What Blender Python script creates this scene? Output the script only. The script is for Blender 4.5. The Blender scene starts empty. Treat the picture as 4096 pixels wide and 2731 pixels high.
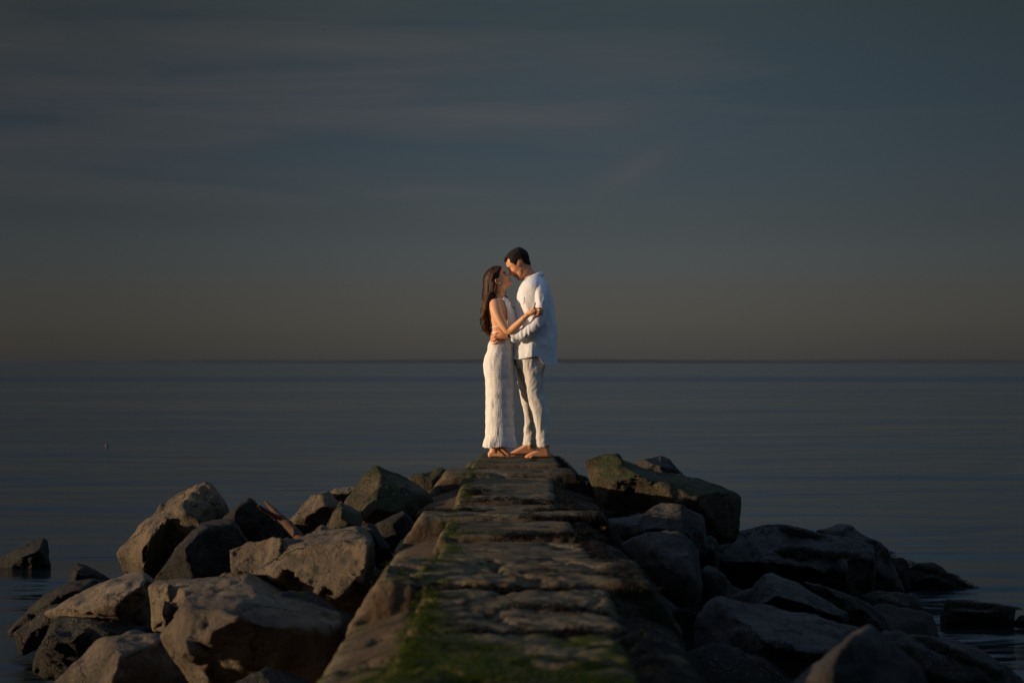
import bpy, bmesh, math, random
import numpy as np
from mathutils import Vector, noise
from mathutils.geometry import delaunay_2d_cdt

random.seed(7)
sc = bpy.context.scene
C = sc.collection
R = math.radians

# ------------------------------------------------------------------ camera
F = 70.0 / 36.0            # focal length over frame width
H = 2.0                    # eye height above the water
FS = F * 4096              # focal length in photograph pixels
CX, HY = 2048.0, 1442.0    # principal column and horizon row in the photograph
cam = bpy.data.cameras.new('camera'); camo = bpy.data.objects.new('camera', cam); C.objects.link(camo)
cam.lens = 70; cam.sensor_width = 36; cam.clip_start = .1; cam.clip_end = 30000
camo.location = (0, 0, H); camo.rotation_euler = (R(90), 0, 0)
cam.shift_y = (HY - 2731 / 2) / 4096
cam.dof.use_dof = True; cam.dof.focus_distance = 16.6; cam.dof.aperture_fstop = 3.4
sc.camera = camo

# ------------------------------------------------------------------ world
SUN_EL, SUN_AZ = 5.5, -99.0         # degrees; azimuth measured from the view direction (+y), left negative
w = bpy.data.worlds.new('World'); sc.world = w; w.use_nodes = True
nt = w.node_tree; nt.nodes.clear(); L = nt.links
def wn(t, **k):
    n = nt.nodes.new(t)
    for a, b in k.items(): setattr(n, a, b)
    return n
def wmath(op, a, b=None, clamp=False):
    n = wn('ShaderNodeMath', operation=op); n.use_clamp = clamp
    for i, v in enumerate((a, b)):
        if v is None: continue
        if isinstance(v, (int, float)): n.inputs[i].default_value = v
        else: L.new(v, n.inputs[i])
    return n.outputs[0]
out = wn('ShaderNodeOutputWorld'); bg = wn('ShaderNodeBackground'); bg.inputs[1].default_value = .1
L.new(bg.outputs[0], out.inputs[0])
sky = wn('ShaderNodeTexSky', sky_type='NISHITA', sun_disc=False)
sky.sun_elevation = R(SUN_EL); sky.sun_rotation = R(SUN_AZ); sky.air_density = 1.0; sky.dust_density = 1.0
tc = wn('ShaderNodeTexCoord'); sp = wn('ShaderNodeSeparateXYZ'); L.new(tc.outputs['Generated'], sp.inputs[0])
# sky tint by height above the horizon, raised overhead as added blue fill (values are a fifth of the factor)
ramp = wn('ShaderNodeValToRGB'); cr = ramp.color_ramp
stops = [(0.0, (.44, .62, 1.95)), (.012, (.37, .50, 1.40)), (.03, (.31, .385, .96)), (.07, (.24, .29, .54)), (.11, (.205, .255, .43)),
         (.175, (.225, .255, .31)), (.34, (.66, .80, 1.0)), (.62, (2.1, 2.3, 2.8)), (1.0, (4.4, 4.9, 6.0))]
e = cr.elements
while len(e) < len(stops): e.new(.5)
for el, (p, c) in zip(e, stops): el.position = p; el.color = (c[0] / 5, c[1] / 5, c[2] / 5, 1)
L.new(wmath('MAXIMUM', sp.outputs['Z'], 0.0), ramp.inputs[0])
mul = wn('ShaderNodeVectorMath', operation='MULTIPLY'); L.new(sky.outputs[0], mul.inputs[0]); L.new(ramp.outputs[0], mul.inputs[1])
sca = wn('ShaderNodeVectorMath', operation='SCALE'); L.new(mul.outputs[0], sca.inputs[0]); sca.inputs['Scale'].default_value = 5.0
# thin cirrus: long streaks, slightly rising to the right
mp = wn('ShaderNodeMapping'); mp.inputs['Rotation'].default_value = (0, R(7), 0); mp.inputs['Scale'].default_value = (2.2, 1.0, 17.0)
mp.inputs['Location'].default_value = (.35, 0, .2)
L.new(tc.outputs['Generated'], mp.inputs[0])
nz = wn('ShaderNodeTexNoise'); nz.inputs['Scale'].default_value = 1.7; nz.inputs['Detail'].default_value = 7; nz.inputs['Roughness'].default_value = .52
nz.inputs['Distortion'].default_value = .35
L.new(mp.outputs[0], nz.inputs[0])
cm = wn('ShaderNodeMapRange'); cm.inputs[1].default_value = .44; cm.inputs[2].default_value = .68
mp2 = wn('ShaderNodeMapping'); mp2.inputs['Rotation'].default_value = (0, R(10), 0); mp2.inputs['Scale'].default_value = (3.5, 1.0, 46.0)
L.new(tc.outputs['Generated'], mp2.inputs[0])
nz2 = wn('ShaderNodeTexNoise'); nz2.inputs['Scale'].default_value = 1.9; nz2.inputs['Detail'].default_value = 8; nz2.inputs['Roughness'].default_value = .6
nz2.inputs['Distortion'].default_value = .7; L.new(mp2.outputs[0], nz2.inputs[0])
L.new(wmath('ADD', wmath('MULTIPLY', nz.outputs[0], .72), wmath('MULTIPLY', nz2.outputs[0], .28)), cm.inputs[0])
# more cloud to the left and high up
lf = wn('ShaderNodeMapRange', interpolation_type='SMOOTHSTEP'); lf.inputs[1].default_value = .25; lf.inputs[2].default_value = -.2
lf.inputs[3].default_value = .25; lf.inputs[4].default_value = 1.0
L.new(sp.outputs['X'], lf.inputs[0])
hf = wn('ShaderNodeMapRange', interpolation_type='SMOOTHSTEP'); hf.inputs[1].default_value = .05; hf.inputs[2].default_value = .13
L.new(sp.outputs['Z'], hf.inputs[0])
fac = wmath('MULTIPLY', wmath('MULTIPLY', cm.outputs[0], lf.outputs[0]), hf.outputs[0])
# one loose wisp right of the middle, climbing to the right
wx = wmath('SUBTRACT', sp.outputs['X'], .064); wz = wmath('SUBTRACT', sp.outputs['Z'], .098)
wa = wmath('DIVIDE', wmath('ADD', wmath('MULTIPLY', wx, .85), wmath('MULTIPLY', wz, .5)), .026)
wb = wmath('DIVIDE', wmath('SUBTRACT', wmath('MULTIPLY', wz, .85), wmath('MULTIPLY', wx, .5)), .007)
wg = wmath('EXPONENT', wmath('MULTIPLY', wmath('ADD', wmath('MULTIPLY', wa, wa), wmath('MULTIPLY', wb, wb)), -1.0))
wg = wmath('MULTIPLY', wmath('MULTIPLY', wg, nz2.outputs[0]), wmath('GREATER_THAN', sp.outputs['Y'], 0.0))
fac = wmath('MAXIMUM', fac, wmath('MULTIPLY', wg, .55))
cmix = wn('ShaderNodeMix', data_type='RGBA'); L.new(wmath('MULTIPLY', fac, .8), cmix.inputs[0])
L.new(sca.outputs[0], cmix.inputs['A'])
ccol = wn('ShaderNodeVectorMath', operation='MULTIPLY'); ccol.inputs[1].default_value = (2.25, 1.42, 1.14)
L.new(sca.outputs[0], ccol.inputs[0]); L.new(ccol.outputs[0], cmix.inputs['B'])
# edge darkening put into the sky colour, dimmer away from the middle
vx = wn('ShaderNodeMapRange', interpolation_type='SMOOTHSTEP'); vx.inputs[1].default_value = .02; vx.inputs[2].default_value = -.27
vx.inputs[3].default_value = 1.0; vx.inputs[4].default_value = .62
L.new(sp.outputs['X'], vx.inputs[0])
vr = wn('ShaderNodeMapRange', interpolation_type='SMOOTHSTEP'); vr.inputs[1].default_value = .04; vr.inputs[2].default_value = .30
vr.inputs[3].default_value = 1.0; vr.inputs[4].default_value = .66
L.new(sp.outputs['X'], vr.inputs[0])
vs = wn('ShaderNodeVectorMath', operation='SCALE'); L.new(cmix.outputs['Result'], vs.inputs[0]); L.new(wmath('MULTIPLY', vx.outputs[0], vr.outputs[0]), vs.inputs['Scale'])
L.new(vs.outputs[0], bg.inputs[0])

# ------------------------------------------------------------------ sun
sl = bpy.data.lights.new('sun', 'SUN'); so = bpy.data.objects.new('sun', sl); C.objects.link(so)
sl.energy = 4.2; sl.angle = R(.6); sl.color = (1.0, .74, .49)
az, el = R(SUN_AZ), R(SUN_EL)
sdir = Vector((math.sin(az) * math.cos(el), math.cos(az) * math.cos(el), math.sin(el)))
so.rotation_euler = sdir.to_track_quat('Z', 'Y').to_euler()
so.location = (-30, -5, 20)
sc.view_settings.view_transform = 'Standard'; sc.view_settings.look = 'None'
sc.view_settings.exposure = 0; sc.view_settings.gamma = 1; sc.view_settings.use_curve_mapping = False
sc.cycles.max_bounces = 6

# ------------------------------------------------------------------ helpers
def tag(o, label=None, cat=None, group=None, kind=None):
    if label: o['label'] = label
    if cat: o['category'] = cat
    if group: o['group'] = group
    if kind: o['kind'] = kind
    return o
def empty(name, loc=(0, 0, 0)):
    o = bpy.data.objects.new(name, None); C.objects.link(o); o.location = loc; o.empty_display_size = .1
    return o
def link(name, me, mat, parent=None, smooth=True):
    o = bpy.data.objects.new(name, me); C.objects.link(o)
    if mat: me.materials.clear(); me.materials.append(mat)
    if smooth: me.shade_smooth()
    if parent:
        o.parent = parent
        o.matrix_parent_inverse = parent.matrix_basis.inverted()
    return o
def mesh(verts, faces, name='m'):
    me = bpy.data.meshes.new(name)
    me.from_pydata([tuple(v) for v in verts], [], [tuple(f) for f in faces]); me.update()
    return me
def fix_normals(me):
    bm = bmesh.new(); bm.from_mesh(me); bmesh.ops.recalc_face_normals(bm, faces=bm.faces); bm.to_mesh(me); bm.free(); return me
def join(parts):
    V, Fc = [], []
    for v, f in parts:
        o = len(V); V += [tuple(x) for x in v]; Fc += [tuple(i + o for i in q) for q in f]
    return V, Fc
def remesh(parts, vox, smooth=0, fac=.5):
    me = fix_normals(mesh(*join(parts)))
    o = bpy.data.objects.new('tmp', me); C.objects.link(o)
    m = o.modifiers.new('r', 'REMESH'); m.mode = 'VOXEL'; m.voxel_size = vox
    if smooth:
        s = o.modifiers.new('s', 'SMOOTH'); s.iterations = smooth; s.factor = fac
    dg = bpy.context.evaluated_depsgraph_get()
    r = bpy.data.meshes.new_from_object(o.evaluated_get(dg))
    bpy.data.objects.remove(o); bpy.data.meshes.remove(me)
    return r
def co_of(me):
    a = np.empty(len(me.vertices) * 3, np.float32); me.vertices.foreach_get('co', a); return a.reshape(-1, 3)
def no_of(me):
    a = np.empty(len(me.vertices) * 3, np.float32); me.vertex_normals.foreach_get('vector', a); return a.reshape(-1, 3)
def set_co(me, a):
    me.vertices.foreach_set('co', np.ascontiguousarray(a, np.float32).ravel()); me.update()
_rs = np.random.RandomState(3)
_perm = np.tile(_rs.permutation(256), 3)
_grad = _rs.normal(size=(256, 3)); _grad /= np.linalg.norm(_grad, axis=1, keepdims=True)
def pn(p):
    p = np.asarray(p, float); i = np.floor(p).astype(int); f = p - i; i &= 255
    u = f * f * f * (f * (f * 6 - 15) + 10); r = 0
    for dx in (0, 1):
        for dy in (0, 1):
            for dz in (0, 1):
                h = _perm[_perm[_perm[i[:, 0] + dx] + i[:, 1] + dy] + i[:, 2] + dz]
                g = (_grad[h] * (f - (dx, dy, dz))).sum(1)
                wt = (u[:, 0] if dx else 1 - u[:, 0]) * (u[:, 1] if dy else 1 - u[:, 1]) * (u[:, 2] if dz else 1 - u[:, 2])
                r = r + g * wt
    return r
def fbm(p, o=4, ridge=False):
    s, a = 0, 1.0
    for k in range(o):
        n = pn(p * 2 ** k + 13.7 * k)
        s = s + a * ((.35 - np.abs(n)) if ridge else n); a *= .5
    return s

def crumple(p, seed=0):
    """continuous noise made of flat triangular facets with creases between them"""
    p = np.asarray(p, float) @ _rot.T + seed * 7.3; ip = np.floor(p).astype(int); f = p - ip
    order = np.argsort(-f, axis=1); fs = np.take_along_axis(f, order, 1)
    w_ = [1 - fs[:, 0], fs[:, 0] - fs[:, 1], fs[:, 1] - fs[:, 2], fs[:, 2]]; c = ip.copy(); r = np.zeros(len(p)); rows = np.arange(len(p))
    for k in range(4):
        if k: c[rows, order[:, k - 1]] += 1
        h = _perm[_perm[_perm[c[:, 0] & 255] + (c[:, 1] & 255)] + (c[:, 2] & 255)]
        r += w_[k] * (h / 127.5 - 1)
    return r
_q, _r = np.linalg.qr(np.random.RandomState(8).normal(size=(3, 3))); _rot = _q
def cracks(p, seed=0):
    """second minus first distance to random seeds: near zero along the joints of broken plates"""
    p = np.asarray(p, float); ip = np.floor(p).astype(int); a = np.full(len(p), 1e9); b = a.copy()
    for dx in (-1, 0, 1):
        for dy in (-1, 0, 1):
            for dz in (-1, 0, 1):
                c = ip + (dx, dy, dz); h = _perm[_perm[_perm[(c[:, 0] + seed) & 255] + (c[:, 1] & 255)] + (c[:, 2] & 255)]
                dd = np.sqrt(((p - c - .5 - _grad[h] * .5) ** 2).sum(1)); b = np.minimum(b, np.maximum(a, dd)); a = np.minimum(a, dd)
    return b - a
def chips(p, seed=0):
    """piecewise flat facets: every point takes the tilted plane of its nearest random seed"""
    p = np.asarray(p, float); ip = np.floor(p).astype(int); best = np.full(len(p), 1e9); val = np.zeros(len(p))
    for dx in (-1, 0, 1):
        for dy in (-1, 0, 1):
            for dz in (-1, 0, 1):
                c = ip + (dx, dy, dz); h = _perm[_perm[_perm[(c[:, 0] + seed) & 255] + (c[:, 1] & 255)] + (c[:, 2] & 255)]
                f = c + .5 + _grad[h] * .75
                d = p - f; dd = (d ** 2).sum(1); g = _grad[_perm[h + 1]]; v = (d * g).sum(1) + .25 * _grad[_perm[h + 2], 0]
                m = dd < best; best = np.where(m, dd, best); val = np.where(m, v, val)
    return val

# ------------------------------------------------------------------ materials
def mat(name, base, rough=.8, spec=.3):
    m = bpy.data.materials.new(name); m.use_nodes = True
    b = m.node_tree.nodes['Principled BSDF']
    b.inputs['Base Color'].default_value = (*base, 1); b.inputs['Roughness'].default_value = rough
    b.inputs['Specular IOR Level'].default_value = spec
    return m, m.node_tree, b
class N:
    def __init__(s, nt): s.nt = nt; s.l = nt.links
    def n(s, t, **k):
        x = s.nt.nodes.new(t)
        for a, b in k.items(): setattr(x, a, b)
        return x
    def pos(s): return s.n('ShaderNodeNewGeometry').outputs['Position']
    def obj(s): return s.n('ShaderNodeTexCoord').outputs['Object']
    def map(s, v, scale=(1, 1, 1), rot=(0, 0, 0)):
        m = s.n('ShaderNodeMapping'); m.inputs['Scale'].default_value = scale; m.inputs['Rotation'].default_value = rot
        s.l.new(v, m.inputs[0]); return m.outputs[0]
    def noise(s, v, scale, detail=5, rough=.55, dist=0):
        x = s.n('ShaderNodeTexNoise'); x.inputs['Scale'].default_value = scale; x.inputs['Detail'].default_value = detail
        x.inputs['Roughness'].default_value = rough; x.inputs['Distortion'].default_value = dist
        s.l.new(v, x.inputs['Vector']); return x.outputs[0]
    def vor(s, v, scale, feature='F1'):
        x = s.n('ShaderNodeTexVoronoi', feature=feature); x.inputs['Scale'].default_value = scale; s.l.new(v, x.inputs['Vector']); return x.outputs['Distance']
    def rng(s, v, a, b, c=0., d=1.):
        x = s.n('ShaderNodeMapRange'); 
        for i, q in enumerate((a, b, c, d)): x.inputs[i + 1].default_value = q
        s.l.new(v, x.inputs[0]); return x.outputs[0]
    def math(s, op, a, b=0., clamp=False):
        x = s.n('ShaderNodeMath', operation=op); x.use_clamp = clamp
        for i, v in enumerate((a, b)):
            if isinstance(v, (int, float)): x.inputs[i].default_value = v
            else: s.l.new(v, x.inputs[i])
        return x.outputs[0]
    def mix(s, f, a, b):
        x = s.n('ShaderNodeMix', data_type='RGBA')
        for k, v in ((0, f), ('A', a), ('B', b)):
            if isinstance(v, tuple): x.inputs[k].default_value = (*v, 1)
            elif isinstance(v, (int, float)): x.inputs[k].default_value = v
            else: s.l.new(v, x.inputs[k])
        return x.outputs['Result']
    def bump(s, b, h, strength=.5, dist=.01, prev=None):
        x = s.n('ShaderNodeBump'); x.inputs['Strength'].default_value = strength; x.inputs['Distance'].default_value = dist
        s.l.new(h, x.inputs['Height'])
        if prev: s.l.new(prev, x.inputs['Normal'])
        if b: s.l.new(x.outputs[0], b.inputs['Normal'])
        return x.outputs[0]

def rock_material(name, light, dark, moss=.0, weed_z=.35, weed=.7):
    m, nt, b = mat(name, light, .78, .25); g = N(nt); P = g.pos()
    geo = g.n('ShaderNodeNewGeometry'); sep = g.n('ShaderNodeSeparateXYZ'); g.l.new(P, sep.inputs[0])
    sn = g.n('ShaderNodeSeparateXYZ'); g.l.new(geo.outputs['Normal'], sn.inputs[0])
    col = g.mix(g.rng(g.noise(P, 3.2, 6, .6), .38, .62), light, dark)
    col = g.mix(g.rng(g.noise(P, 22, 5, .7), .45, .75, 0, .55), col, tuple(x * .45 for x in dark))
    col = g.mix(g.rng(g.noise(P, 60, 3, .7), .55, .75, 0, .45), col, tuple(min(1, x * 1.5) for x in light))
    # tide weed on the lower faces: a real growth line above the water
    n1 = g.noise(P, 2.6, 5, .6)
    wm = g.rng(g.math('ADD', sep.outputs['Z'], g.math('MULTIPLY', g.math('SUBTRACT', n1, .5), 1.5)), weed_z + .12, weed_z - .12, 0, weed)
    spk = g.noise(P, 45, 4, .8)
    wm = g.math('MULTIPLY', wm, g.rng(spk, .36, .5, .55, 1))
    col = g.mix(wm, col, (.022, .021, .012))
    # barnacle crust
    bz = g.math('MULTIPLY', g.rng(g.vor(P, 55), .18, .30, 1, 0), g.rng(g.noise(P, 4.1, 3), .50, .60))
    bz = g.math('MULTIPLY', bz, g.rng(sep.outputs['Z'], weed_z + .55, weed_z + .2))
    col = g.mix(g.math('MULTIPLY', bz, .8), col, (.20, .17, .12))
    if moss > 0:
        mm = g.math('MULTIPLY', g.rng(sn.outputs['Z'], .25, .65), g.rng(g.noise(P, 5.0, 8, .72), .62 - moss * .17, .70 - moss * .15))
        mm = g.math('MULTIPLY', mm, g.rng(sep.outputs['Z'], .55, .8))
        col = g.mix(mm, col, g.mix(g.noise(P, 30, 3), (.018, .028, .005), (.055, .062, .015)))
    dis = g.n('ShaderNodeVectorMath', operation='ADD'); nv = g.n('ShaderNodeTexNoise'); nv.inputs['Scale'].default_value = 3.0; nv.inputs['Detail'].default_value = 5
    g.l.new(P, nv.inputs['Vector']); sv = g.n('ShaderNodeVectorMath', operation='SCALE'); sv.inputs['Scale'].default_value = .55
    g.l.new(nv.outputs['Color'], sv.inputs[0]); g.l.new(P, dis.inputs[0]); g.l.new(sv.outputs[0], dis.inputs[1])
    ck = g.rng(g.vor(dis.outputs[0], 2.3, 'DISTANCE_TO_EDGE'), .004, .016, 1, 0)
    ck = g.math('MULTIPLY', ck, g.rng(g.noise(P, 1.9, 3), .46, .54))
    col = g.mix(g.math('MULTIPLY', ck, .8), col, tuple(x * .2 for x in dark))
    g.l.new(col, b.inputs['Base Color'])
    g.l.new(g.rng(n1, .3, .7, .55, .9), b.inputs['Roughness'])
    h = g.math('ADD', g.math('MULTIPLY', g.noise(P, 38, 8, .68), 1.0), g.math('MULTIPLY', g.noise(P, 130, 4, .6), .35))
    h = g.math('SUBTRACT', h, g.math('MULTIPLY', g.math('POWER', g.rng(g.vor(P, 30), 0, .35, 1, 0), 2.), .3))
    h = g.math('SUBTRACT', h, g.math('MULTIPLY', ck, .8))
    g.bump(b, h, 1.0, .040)
    return m
M = {}
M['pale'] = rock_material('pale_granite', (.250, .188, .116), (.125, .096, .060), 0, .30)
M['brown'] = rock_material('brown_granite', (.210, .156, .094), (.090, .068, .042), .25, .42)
M['grey'] = rock_material('grey_shaded_granite', (.095, .084, .072), (.045, .041, .036), .2, .40)  # darker granite copy: shade of the right-hand pile put into the colour
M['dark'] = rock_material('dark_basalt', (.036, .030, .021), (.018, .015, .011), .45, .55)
M['mossy'] = rock_material('mossy_rock', (.115, .088, .050), (.045, .037, .020), 1.15, .45)
M['weedy'] = rock_material('weed_covered_rock', (.080, .058, .036), (.028, .021, .013), .1, .95, .85)

def concrete_material():
    m, nt, b = mat('weathered_concrete', (.2, .17, .12), .92, .08); g = N(nt); P = g.pos()
    geo = g.n('ShaderNodeNewGeometry'); sep = g.n('ShaderNodeSeparateXYZ'); g.l.new(P, sep.inputs[0])
    sn = g.n('ShaderNodeSeparateXYZ'); g.l.new(geo.outputs['Normal'], sn.inputs[0])
    col = g.mix(g.rng(g.noise(P, 2.5, 5, .6), .35, .65), (.190, .152, .090), (.098, .078, .046))
    col = g.mix(g.rng(g.noise(P, 35, 5, .75), .42, .70, 0, .8), col, (.045, .035, .022))
    # shell and pebble aggregate
    col = g.mix(g.rng(g.vor(P, 70), .12, .26, .5, 0), col, (.27, .22, .14))
    TOPZ = H - .87; ax0 = g.math('ABSOLUTE', sep.outputs['X'])
    # sides keep a brown tidal film
    side = g.rng(sn.outputs['Z'], .75, .35)
    col = g.mix(g.math('MULTIPLY', side, g.rng(g.noise(P, 5, 5, .6), .35, .6, .3, .8)), col, (.115, .082, .055))
    shelf = g.math('MULTIPLY', g.rng(ax0, .35, .38), g.rng(ax0, .60, .55))
    shelf = g.math('MULTIPLY', shelf, g.rng(sep.outputs['Z'], TOPZ - .02, TOPZ - .05))
    col = g.mix(g.math('MULTIPLY', shelf, g.rng(g.noise(P, 9, 5, .7), .3, .5, .55, .95)), col, (.088, .060, .038))
    # green algae: strongest along the edges and toward the landward blocks
    ax = g.math('ABSOLUTE', sep.outputs['X'])
    edge = g.math('ADD', g.rng(ax, .22, .33, 0, .05), g.math('MULTIPLY', g.rng(sep.outputs['X'], -.12, -.30, -.03, .13), g.rng(sep.outputs['X'], -.40, -.36, 0, 1)))
    near = g.rng(sep.outputs['Y'], 7.0, 6.0, -.01, .17)
    streak = g.noise(g.map(P, (1.6, 4.0, 2.0)), 1.8, 6, .62)
    mv = g.math('ADD', g.math('ADD', streak, edge), near)
    mv = g.math('SUBTRACT', mv, g.math('MULTIPLY', g.rng(ax0, .47, .56), g.rng(sep.outputs['Y'], 7.6, 8.8, 0, .12)))
    mm = g.rng(mv, .60, .68)
    mm = g.math('MULTIPLY', mm, g.rng(sn.outputs['Z'], .35, .7, .12, 1))
    col = g.mix(g.math('MULTIPLY', mm, .93), col, g.mix(g.noise(P, 40, 4, .7), (.020, .032, .002), (.088, .102, .009)))
    # black weed on the right flank, with its shade also put into the colour
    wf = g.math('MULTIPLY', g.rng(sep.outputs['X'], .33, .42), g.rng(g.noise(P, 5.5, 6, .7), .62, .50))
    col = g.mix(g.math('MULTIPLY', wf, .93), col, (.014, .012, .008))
    # near-black patches scattered by noise
    bl = g.rng(g.noise(g.map(P, (1, 1.8, 1)), 4.4, 7, .68), .54, .61)
    col = g.mix(g.math('MULTIPLY', bl, .8), col, (.022, .020, .014))
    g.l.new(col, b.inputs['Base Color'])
    h = g.math('ADD', g.noise(P, 45, 8, .7), g.math('MULTIPLY', mm, g.noise(P, 160, 2)))
    h = g.math('SUBTRACT', h, g.math('MULTIPLY', g.rng(g.vor(P, 26), 0, .3, 1, 0), .35))
    g.bump(b, h, .9, .020)
    return m
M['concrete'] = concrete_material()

def water_material():
    m, nt, b = mat('sea_water', (.010, .016, .018), .06, .5); g = N(nt); P = g.pos()
    b.inputs['IOR'].default_value = 1.333
    sep = g.n('ShaderNodeSeparateXYZ'); g.l.new(P, sep.inputs[0])
    dist = sep.outputs['Y']
    # bands of ruffled and of slick water, long across the view
    band = g.noise(g.map(P, (.02, .06, 1)), 1.0, 4, .6, .4)
    band2 = g.noise(g.map(P, (.12, .35, 1)), 1.0, 4, .6, .5)
    ruf = g.math('ADD', g.rng(band, .35, .65), g.rng(band2, .3, .7, -.25, .35), True)
    # the wind line two hundred metres out
    wl = g.math('MULTIPLY', g.rng(dist, 178, 190), g.rng(dist, 262, 238))
    ruf2 = g.math('MAXIMUM', g.math('MULTIPLY', ruf, .6), wl)
    ripple = g.noise(g.map(P, (1.0, 3.0, 1)), 2.4, 6, .62, .3)
    swell = g.math('ADD', g.noise(g.map(P, (.20, .45, 1)), 1.0, 4, .55, .8), g.math('MULTIPLY', g.noise(g.map(P, (.05, .12, 1)), 1.0, 4, .55, .8), 3.0))
    fine = g.noise(g.map(P, (2.0, 5.0, 1)), 6.0, 3, .5)
    n0 = g.bump(None, swell, 1.0, .34)
    amt = g.rng(ruf2, 0, 1, .25, 1.0)
    x = g.n('ShaderNodeBump'); g.l.new(amt, x.inputs['Strength']); x.inputs['Distance'].default_value = .022
    g.l.new(g.math('ADD', ripple, g.math('MULTIPLY', fine, .22)), x.inputs['Height']); g.l.new(n0, x.inputs['Normal'])
    g.l.new(x.outputs[0], b.inputs['Normal'])
    g.l.new(g.rng(ruf2, 0, 1, .05, .22), b.inputs['Roughness'])
    return m
M['water'] = water_material()

def simple(name, base, rough=.8, bscale=None, bdist=.002, bstr=.5, spec=.3, var=.25, vscale=8):
    m, nt, b = mat(name, base, rough, spec); g = N(nt); P = g.obj()
    col = g.mix(g.noise(P, vscale, 4, .6), tuple(x * (1 - var) for x in base), tuple(min(1, x * (1 + var)) for x in base))
    g.l.new(col, b.inputs['Base Color'])
    if bscale: g.bump(b, g.noise(P, bscale, 5, .6), bstr, bdist)
    return m
def skin(name, base):
    m = simple(name, base, .5, 90, .001, .25, .35, .07, 12)
    b = m.node_tree.nodes['Principled BSDF']; b.inputs['Subsurface Weight'].default_value = .18
    b.inputs['Subsurface Radius'].default_value = (.012, .004, .002); b.inputs['Subsurface Scale'].default_value = .8
    return m
M['skin_f'] = skin('fair_tanned_skin', (.74, .385, .20))
M['skin_m'] = skin('tanned_skin', (.66, .31, .155))
M['stubble'] = simple('stubble_skin', (.42, .215, .12), .65, 300, .0008, .6, .2, .25, 60)
M['lips'] = simple('lips', (.42, .14, .11), .4)
M['teeth'] = simple('teeth', (.75, .70, .62), .3)
M['nail'] = simple('toenail_polish', (.75, .70, .68), .2)
M['brow'] = simple('brow_hair', (.025, .015, .009), .6)
M['gold'] = mat('gold', (.75, .52, .22), .25, .5)[0]; M['gold'].node_tree.nodes['Principled BSDF'].inputs['Metallic'].default_value = 1
M['steel'] = mat('steel', (.55, .53, .50), .25, .5)[0]; M['steel'].node_tree.nodes['Principled BSDF'].inputs['Metallic'].default_value = 1
M['dial'] = mat('watch_dial', (.02, .02, .02), .2, .5)[0]
def hair_material(name, base, hi):
    m, nt, b = mat(name, base, .55, .22); g = N(nt); P = g.obj()
    col = g.mix(g.rng(g.noise(g.map(P, (60, 60, 3)), 3, 3, .6), .35, .7), base, hi)
    g.l.new(col, b.inputs['Base Color']); g.bump(b, g.noise(g.map(P, (90, 90, 6)), 4, 3), .5, .003)
    return m
M['hair_f'] = hair_material('chestnut_hair', (.022, .010, .006), (.095, .040, .017))
M['hair_m'] = simple('short_dark_hair', (.012, .008, .006), .8, 260, .004, .9, .3, .5, 90)
def cloth(name, base, scale=350, crinkle=0., trans=.0):
    m, nt, b = mat(name, base, .85, .15); g = N(nt); P = g.obj()
    col = g.mix(g.noise(P, 14, 4), tuple(x * .94 for x in base), base); g.l.new(col, b.inputs['Base Color'])
    h = g.math('ADD', g.math('MULTIPLY', g.noise(P, scale, 2), .15), g.math('MULTIPLY', g.noise(g.map(P, (1.6, 1, .6)), 22, 5, .65), crinkle))
    g.bump(b, h, .7, .004)
    b.inputs['Sheen Weight'].default_value = .1
    return m
M['shirt'] = cloth('white_linen_shirt', (.78, .78, .79), 400, .7)
M['trousers'] = cloth('ecru_linen', (.66, .61, .53), 400, 1.0)
M['skirt'] = cloth('white_gauze', (.84, .80, .74), 300, .7)
M['wood'] = simple('driftwood', (.085, .043, .024), .8, 60, .006, .8, .2, .5, 20)
M['weed'] = simple('dark_seaweed', (.020, .015, .008), .75, None, spec=.12, var=.5, vscale=20)
M['alga'] = simple('green_alga', (.040, .055, .004), .9, None, spec=.05, var=.5, vscale=20)
M['land'] = simple('distant_shore', (.07, .066, .062), .95, None, var=.3, vscale=.01)
M['bird'] = simple('bird_feather', (.03, .03, .03), .8)
M['buoy'] = simple('buoy_plastic', (.09, .075, .06), .6)
M['seabed'] = simple('seabed_mud', (.035, .030, .024), .95, 3, .05, .6, .1, .3, 2)

# ------------------------------------------------------------------ the setting
def sheet(name, x0, x1, y0, y1, z, m, kind='structure'):
    o = link(name, mesh([(x0, y0, z), (x1, y0, z), (x1, y1, z), (x0, y1, z)], [(0, 1, 2, 3)]), m, smooth=False)
    return tag(o, kind=kind)
sheet('sea_water', -14000, 14000, -3000, 14000, 0, M['water'])
sheet('seabed', -14000, 14000, -3000, 14000, -2.2, M['seabed'])
# low shore on the horizon
def far_shore():
    V, Fc = [], []; n = 260; D = 1590
    for i in range(n + 1):
        x = -1100 + 2200 * i / n
        hgt = 2.9 + .9 * noise.noise((x * .008, 1.3, 0)) + .5 * noise.noise((x * .05, 4.1, 0))
        V += [(x, D, -1), (x, D + 10, hgt * .75), (x, D + 60, hgt), (x, D + 500, -1)]
    for i in range(n):
        for k in range(3): a = i * 4 + k; Fc.append((a, a + 4, a + 5, a + 1))
    o = link('far_shore', fix_normals(mesh(V, Fc)), M['land']); tag(o, kind='structure')
far_shore()

# ------------------------------------------------------------------ photograph pixels to points
def PX(x, y, d): return ((x - CX) * d / FS, d, H - (y - HY) * d / FS)
FR = {'a': (0, 1800, 1.684), 'b': (800, 1800, 1.684), 'c': (2300, 1750, 1.598), 'd': (3096, 1950, 2.008), 's': (0, 0, 1.0)}

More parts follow.
